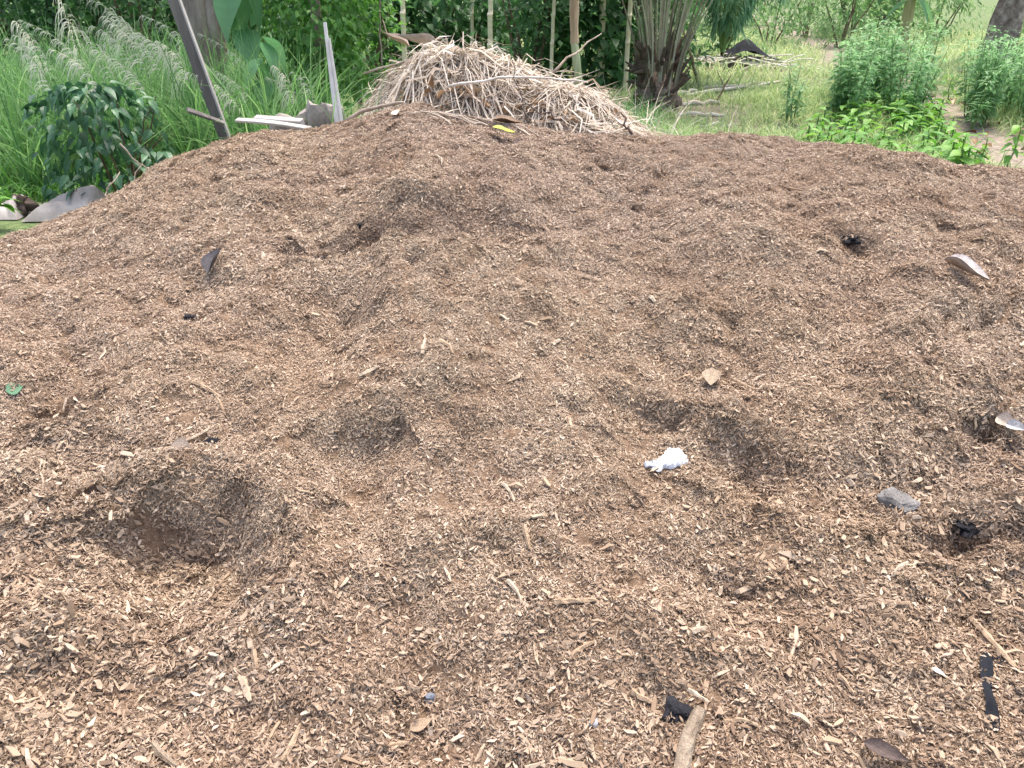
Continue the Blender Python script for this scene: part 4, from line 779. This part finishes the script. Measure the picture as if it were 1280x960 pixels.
M_cloth = mat_noise("grey_sacking", [(.3, (.24, .215, .20)), (.5, (.34, .31, .29)), (.7, (.43, .40, .375))], 5, .9, .25, 120)
q = gnd(84, 268); drape("grey_cloth", "crumpled greyish cloth lying beside the heap at far left", "cloth", (q[0], q[1] + .1, G0(*q[:2]) + .005), .31, .22, .19, M_cloth, 3.0)
q = gnd(8, 268); drape("grey_cloth", "smaller grey cloth at the very left edge of the picture", "cloth", (q[0] - .05, q[1] + .15, G0(*q[:2]) + .005), .15, .2, .09, M_cloth, 9.0)
q = gnd(32, 262); rock("charred_lump", "black charred lump between the two grey cloths", (q[0], q[1] - .05, .05), (.075, .07, .085), M_darktwig, "lump", 4, .6, 2.2, (0, 0, .5), True)
for k, (u0, v0, u1, v1) in enumerate([(120, 262, 150, 215), (140, 250, 178, 205), (150, 180, 195, 222), (128, 258, 138, 228), (152, 245, 190, 222)]):
    stick("dry_stalk", ["pale dry stem standing at the dark shrub's foot", "pale dry stem slanting right of the shrub's foot", "bent pale stem hanging out of the dark shrub", "short pale stem next to the grey cloth", "dry stem lying low against the heap's left flank"][k], at(u0, v0, 5.9), at(u1, v1, 6.1), .007, .004, M_twig, jit=.02)
rock("brown_clod", "small brown clod at the right end of grey cloth", (*gnd(126, 272)[:2], .05), (.05, .05, .055), M_heap, "clod", 2, .3, 4)

# ------------------------------------------------------------------ things lying on the heap
def spot(u, v, lift=0.0):
    P = hit(u, v, heap_g); n = normal(P[0:1], P[1:2], .05)[0]; return P + n * lift, n
def px(P): return float(np.linalg.norm(P - np.array([0, 0, CAM_Z]))) / FPX        # metres per photo pixel at P
def screen_yaw(u0, v0, u1, v1):
    a, b = spot(u0, v0)[0], spot(u1, v1)[0]; return math.atan2(b[1] - a[1], b[0] - a[0])
def lay(name, label, cat, me, u, v, L, yaw, lift=.01, tilt=(0, 0)):
    P, n = spot(u, v, lift); e = Euler(align(n[None], np.array([yaw]))[0]).to_matrix() @ Euler((tilt[0], tilt[1], 0)).to_matrix()
    return prop(obj(name, me, None, P, e.to_euler(), L), label, cat)
def leaf_on(name, label, u0, v0, u1, v1, wid, col, fold=.25, droop=-.1, lift=.014, rough=.6, wave=.02, cat="leaf"):
    a, b = spot(u0, v0)[0], spot(u1, v1)[0]; L = min(float(np.linalg.norm(b - a)), 1.15 * math.hypot(u1 - u0, v1 - v0) * px(a)); tv, tf = leaf_tpl(9, wid, fold, droop, .7, wave); tv = tv[:, [1, 0, 2]] * [1, -1, 1]
    tv = np.vstack([tv, tv - [0, 0, .012]]); tf = np.vstack([tf, tf[:, ::-1] + len(tv) // 2])
    m = mat_noise(name + "_surface", [(.35, tuple(c * .65 for c in col)), (.65, tuple(min(c * 1.2, .9) for c in col))], 7, rough, .3, 20, (1, 3, 1), .35)
    return lay(name, label, cat, mesh(name, tv, tf, None, m, True), u0, v0, L, math.atan2(b[1] - a[1], b[0] - a[0]), lift)
leaf_on("dry_leaf", "dark grey dry leaf piece on the heap's left slope", 264, 346, 284, 320, .6, (.10, .09, .095), .55, -.15, .02)
leaf_on("green_leaf", "small fresh green leaf on the heap at left edge", 8, 492, 28, 482, .95, (.10, .22, .12), .1, .0, .012, .5, .005)
leaf_on("dry_leaf", "long curled grey dry leaf with stalk on right slope", 1176, 333, 1226, 370, .26, (.46, .41, .39), .75, -.1, .03, .5)
leaf_on("yellow_leaf", "yellow green fallen leaf near the heap's crest", 613, 168, 640, 178, .6, (.38, .40, .03), .1, -.1, .045, .4)
leaf_on("brown_leaf", "long brown curled leaf above the yellow one on crest", 614, 156, 650, 163, .45, (.20, .13, .08), .4, -.2, .03)
leaf_on("dark_leaf", "small dark curled leaf right of the yellow leaf", 640, 181, 655, 181, .7, (.07, .045, .035), .5, -.2, .02)
leaf_on("brown_leaf", "small greyish brown leaf scrap above the tissue's hollow", 888, 488, 893, 462, .75, (.33, .25, .17), .4, -.1, .02)
leaf_on("brown_leaf", "grey brown leaf scrap beside the white sliver at left", 215, 562, 246, 572, .6, (.24, .19, .15), .3, 0, .014)
leaf_on("dark_leaf", "dark brown curved bark leaf at the bottom right edge", 1075, 930, 1128, 958, .38, (.10, .07, .06), .4, -.2, .03)
leaf_on("pale_leaf", "pale torn leaf end in the hole at right edge", 1246, 526, 1266, 536, .9, (.45, .36, .29), .4, -.1, .03)
leaf_on("pale_leaf", "greyish white leaf tip at the right edge beside pale leaf", 1262, 536, 1290, 552, .5, (.5, .48, .47), .4, -.1, .03)
leaf_on("brown_leaf", "flat brown chip of bark low in the middle foreground", 512, 916, 541, 902, .5, (.34, .24, .16), .05, 0, .014, .8, .0, "bark")
leaf_on("pale_bark", "pale upright bark piece on the heap's crest", 497, 148, 508, 132, .5, (.55, .46, .36), .2, 0, .02, .8, 0, "bark")
# crumpled white tissue
gx_, gy_ = np.meshgrid(np.linspace(-1, 1, 34), np.linspace(-1, 1, 18)); r_ = np.hypot(gx_, gy_)
x = gx_ * (.06 + .008 * fbm(gx_ * 2, gy_ * 2, 1.5, 2)) * (1 - .15 * np.abs(gy_)); y = gy_ * (.026 + .012 * gx_) * (1 + .5 * fbm(gx_ * 1.6 + 7, gy_ * .5, 1.4, 2)) + .010 * np.sin(gx_ * 3); z = .011 * (1 + .5 * np.sin(gx_ * 4 + 1)) * np.clip(1 - r_ ** 2 * .55, 0, 1) + .012 * np.abs(fbm(gx_ * 1.8 + 3, gy_ * 1.4, 1.9, 3)); z[[0, -1]] *= .1; z[:, [0, -1]] *= .1
I = np.arange(gx_.size).reshape(gx_.shape); FQ = np.stack([I[:-1, :-1], I[:-1, 1:], I[1:, 1:], I[1:, :-1]], -1).reshape(-1, 4)
lay("white_tissue", "crumpled bluish white tissue in the right-hand hollow", "tissue", mesh("white_tissue", np.stack([x, y, z], -1), FQ, None, mat_noise("tissue", [(.3, (.50, .53, .57)), (.7, (.68, .70, .73))], 30, .7, .2, 60), True), 833, 580, 1.0, .18, .008)
P, n = spot(1120, 632, .012); M_stone = mat_noise("grey_stone", [(.3, (.10, .095, .09)), (.5, (.20, .19, .18)), (.7, (.3, .285, .27))], 18, .9, .8, 60)
rock("grey_stone", "flat cracked grey stone half sunk in right slope", P, (.040, .046, .022), M_stone, "stone", 3, .2, 6.0, align(n[None], np.array([.5]))[0], True, 1)
P, n = spot(538, 874, .004); rock("blue_pebble", "small bluish grey pebble low in the middle foreground", P, (.013, .011, .010), mat_noise("blue_stone", [(.3, (.09, .10, .125)), (.7, (.2, .22, .26))], 60, .6), "pebble", 2, .25, 1, (.3, .2, .5), True)
P, n = spot(742, 904, .004); rock("blue_pebble", "pale bluish pebble left of the charcoal near bottom", P, (.012, .010, .008), mat_noise("pale_blue_stone", [(.3, (.26, .27, .29)), (.7, (.42, .43, .45))], 60, .7), "pebble", 2, .25, 5, (0, 0, 0), True)
P, n = spot(846, 893, .012)
rock("charcoal_lump", "black charcoal lump beside the thick branch at bottom", P, (.026, .026, .022), M_char, "charcoal", 3, .35, 2, (0, 0, .4), True)
P, n = spot(262, 556, .010); rock("black_scrap", "small black plastic scrap beside the white sliver", P, (.026, .012, .010), M_blackp, "plastic", 2, .3, 8, align(n[None], np.array([.6]))[0], True)
P, n = spot(1212, 660, .004); rock("dark_lump", "dark charred clod in the hole below the grey stone", P, (.034, .024, .016), M_char, "clod", 3, .5, 3, (0, 0, .2), True)
P, n = spot(452, 281, -.010); rock("dark_lump", "dark clod in the deep hole near the heap's top", P, (.028, .022, .016), M_char, "clod", 3, .5, 7, (0, 0, .2), True)  # black lump sunk in the pit, painted in for the pit's shade
P, n = spot(1066, 301, .006); rock("dark_lump", "black clod in the small hole on the right slope", P, (.030, .02, .014), M_char, "clod", 3, .5, 5, (0, 0, .2), True)
P, n = spot(236, 397, .004); rock("dark_lump", "small dark clod below the grey dry leaf", P, (.022, .014, .010), M_char, "clod", 2, .4, 9, (0, 0, .3), True)
# black strip of plastic
def strip(name, label, cat, pix, wd, mat, lift=.012, th=.003, seed=0):
    P = np.array([spot(u, v, lift)[0] for u, v in pix]); tt = np.linspace(0, 1, len(P)); t2 = np.linspace(0, 1, 26); P = np.stack([np.interp(t2, tt, P[:, j]) for j in range(3)], -1); O = P[0].copy()
    N = normal(P[:, 0], P[:, 1], .05); D = np.gradient(P, axis=0); S = np.cross(D, N); S /= np.linalg.norm(S, axis=1)[:, None]; tw = .15 * np.sin(t2 * 7 + seed); S = S * np.cos(tw)[:, None] + N * np.sin(tw)[:, None]
    w_ = wd / 2 * (1 + .25 * np.sin(t2 * 9 + seed)) * np.clip(np.minimum(t2, 1 - t2) * 10 + .45, 0, 1); P = P - O + N * (.004 * np.sin(t2 * 12 + seed))[:, None]
    V = np.stack([P - S * w_[:, None], P + N * w_[:, None] * .35, P + S * w_[:, None], P - N * th], 1).reshape(-1, 3); F = []
    for i in range(25): F += [(4 * i + j, 4 * i + 4 + j, 4 * i + 4 + (j + 1) % 4, 4 * i + (j + 1) % 4) for j in range(4)]
    return prop(obj(name, mesh(name, V, np.array(F), None, mat, False), None, O), label, cat)
strip("black_strip", "long black plastic strip lying at the right bottom edge", "plastic strip", [(1230, 822), (1231, 845), (1234, 870), (1238, 895), (1242, 919)], .021, M_blackp)
strip("black_strip", "thin black shred at the top of the long strip", "plastic strip", [(1236, 826), (1246, 829), (1256, 832)], .010, M_blackp, seed=2)
def heap_stick(name, label, u0, v0, u1, v1, wpx, mat, cat="stick", lift=None, bend=.0, wob=.16, ns=5, end=.6):
    a, b = spot(u0, v0)[0], spot(u1, v1)[0]; r = wpx / 2 * px(a); l = r * .7 if lift is None else lift; m = (a + b) / 2; s = np.cross(b - a, [0, 0, 1.0]); n_ = 9; tt = np.linspace(0, 1, n_)
    P = a + (b - a) * tt[:, None]; P[:, 2] = np.maximum(P[:, 2], heap_g(P[:, 0], P[:, 1])) + l + .004; P = P + s * (bend * 4 * tt * (1 - tt))[:, None]
    V, F = tube(P - P[0], np.linspace(r, r * end, n_) * np.array([.8] + [1] * 7 + [.7]), ns, True, wob)
    return prop(obj(name, mesh(name, V, F, np.full(len(V), .6), mat), None, P[0]), label, cat)
M_branch = mat_noise("grey_branch", [(.3, (.17, .125, .085)), (.5, (.30, .235, .17)), (.7, (.42, .345, .26))], 30, .85, .6, 120)
M_sliver = mat_noise("pale_sliver", [(.3, (.36, .28, .20)), (.7, (.55, .45, .34))], 30, .8, .4, 140)
M_tan = mat_noise("tan_sliver", [(.3, (.28, .19, .12)), (.7, (.46, .34, .23))], 30, .8, .4, 140)
heap_stick("branch", "thick grey brown branch end at the bottom edge", 874, 892, 846, 985, 16, M_branch, "branch", None, .03, .07, 10, 1.05)
heap_stick("pale_splinter", "white splinter lying on the thick branch's upper end", 858, 876, 884, 892, 6, M_sliver, "splinter", .03)
heap_stick("brown_stick", "straight brown split stick beside the long black strip", 1212, 776, 1272, 842, 7, M_tan, "stick")
heap_stick("pale_straw", "thin pale straw left of the long black strip", 1166, 834, 1220, 890, 3.2, M_sliver, "straw")
leaf_on("white_chip", "white flat chip at the top of the pale straw", 1164, 841, 1182, 850, .4, (.7, .64, .58), .1, 0, .016, .7, 0, "chip")
heap_stick("white_sliver", "curved white sliver beside the black scrap at left", 223, 556, 262, 538, 4.5, M_sliver, "sliver", None, .1)
heap_stick("horizontal_stick", "level brown stick lying in the lower middle slope", 692, 756, 746, 754, 8, M_tan, "stick")
for k, (u0, v0, u1, v1, wd, m_, lb) in enumerate([
    (634, 728, 652, 758, 6, M_sliver, "pale splinter lying left of the level brown stick"), (626, 606, 643, 630, 5, M_sliver, "pale splinter on the ridge in the middle of heap"),
    (528, 446, 531, 421, 6, M_sliver, "upright pale splinter above the middle of the heap"), (549, 428, 566, 445, 6, M_tan, "brown splinter right of the upright pale one"), (449, 473, 474, 461, 6, M_sliver, "pale splinter left of the heap's middle"), (568, 379, 592, 378, 4, M_tan, "brown level splinter below the top hollow"),
    (715, 825, 742, 806, 8, M_tan, "chunky tan splinter right of the lower middle"), (789, 868, 815, 882, 9, M_tan, "bent tan splinter above the charcoal lump"), (318, 816, 322, 846, 8, M_tan, "upright tan splinter in the lower left"), (192, 932, 222, 962, 9, M_branch, "grey splinter crossing the bottom edge at left"),
    (354, 955, 376, 908, 7, M_tan, "long tan splinter near the bottom left"), (1046, 846, 1066, 872, 6, M_tan, "tan splinter low on the right slope"), (1113, 723, 1134, 706, 7, M_sliver, "pale splinter below the grey stone"), (1106, 793, 1128, 785, 4, M_sliver, "thin pale splinter low on right slope"),
    (1104, 755, 1136, 757, 6, M_tan, "level tan splinter below the grey stone"), (940, 480, 957, 470, 3.5, M_sliver, "thin pale stem right of the leaf scrap"), (842, 478, 880, 470, 3.5, M_tan, "thin brown stem left of the leaf scrap"), (905, 478, 955, 492, 3.5, M_tan, "thin brown root strand below the leaf scrap"),
    (1045, 614, 1072, 636, 4, M_tan, "curved tan splinter left of the grey stone"), (1057, 600, 1066, 612, 8, M_sliver, "short white chip left of the grey stone"), (864, 794, 882, 788, 9, M_sliver, "pale chip in the lower right middle"), (905, 795, 940, 802, 5, M_tan, "tan splinter right of the pale chip"),
    (294, 758, 326, 774, 4, M_sliver, "curved pale sliver below the big left hollow"), (240, 480, 276, 500, 5, M_tan, "brown root strip on the left slope"), (272, 500, 282, 522, 4, M_tan, "short root strip under the longer brown one"), (480, 940, 512, 932, 8, M_tan, "tan splinter at the bottom left of centre"),
    (905, 905, 948, 912, 6, M_tan, "tan splinter right of the thick branch"), (655, 660, 662, 690, 8, M_tan, "upright splinter on the ridge above the lower middle"), (350, 905, 330, 942, 5, M_tan, "dull splinter beside the long tan one at bottom"), (600, 852, 606, 894, 4, M_tan, "thin upright sliver right of the bluish pebble"),
    (812, 374, 818, 381, 6, M_sliver, "tiny pale chip on the upper slope right of centre"), (690, 434, 700, 428, 6, M_sliver, "tiny pale chip at the middle of the slope"), (1215, 302, 1240, 300, 3, M_tan, "thin root strand above the curled grey leaf"), (985, 236, 1040, 245, 2.5, M_tan, "long thin straw near the right crest"),
    (545, 196, 552, 208, 3, M_sliver, "short pale splinter just below the crest"), (380, 300, 395, 312, 3, M_tan, "small splinter left of the deep top hole")]):
    heap_stick("splinter", lb, u0, v0, u1, v1, wd, m_, "splinter", None, rng.normal(0, .05))
for k in range(16):                                # dry strands trailing over the crest below the pile
    u = 535 + 8 * k + rng.uniform(-5, 5); v = 134 + 2.2 * k * .7 + rng.uniform(-3, 3); P0 = spot(u, max(v, np.interp(u, [490, 560, 640, 700], [140, 148, 160, 170])))[0]; a = rng.normal(2.9, .35); L = rng.uniform(.15, .35)
    xs = P0[0] + L * np.cos(a) * np.linspace(-.5, .5, 8); ys = P0[1] + L * np.sin(a) * np.linspace(-.5, .5, 8); zs = heap_g(xs, ys) + .012 + .01 * np.sin(np.linspace(0, 3, 8)); PP = np.stack([xs, ys, zs], -1)
    V, F = tube(PP - PP[0], np.linspace(.0045, .0025, 8), 5); prop(obj("dry_strand", mesh("dry_strand", V, F, np.full(len(V), rng.uniform(.1, .45)), M_frond), None, PP[0]), "dry palm strand trailing over the heap's crest", "strand", "dry strands over the crest")
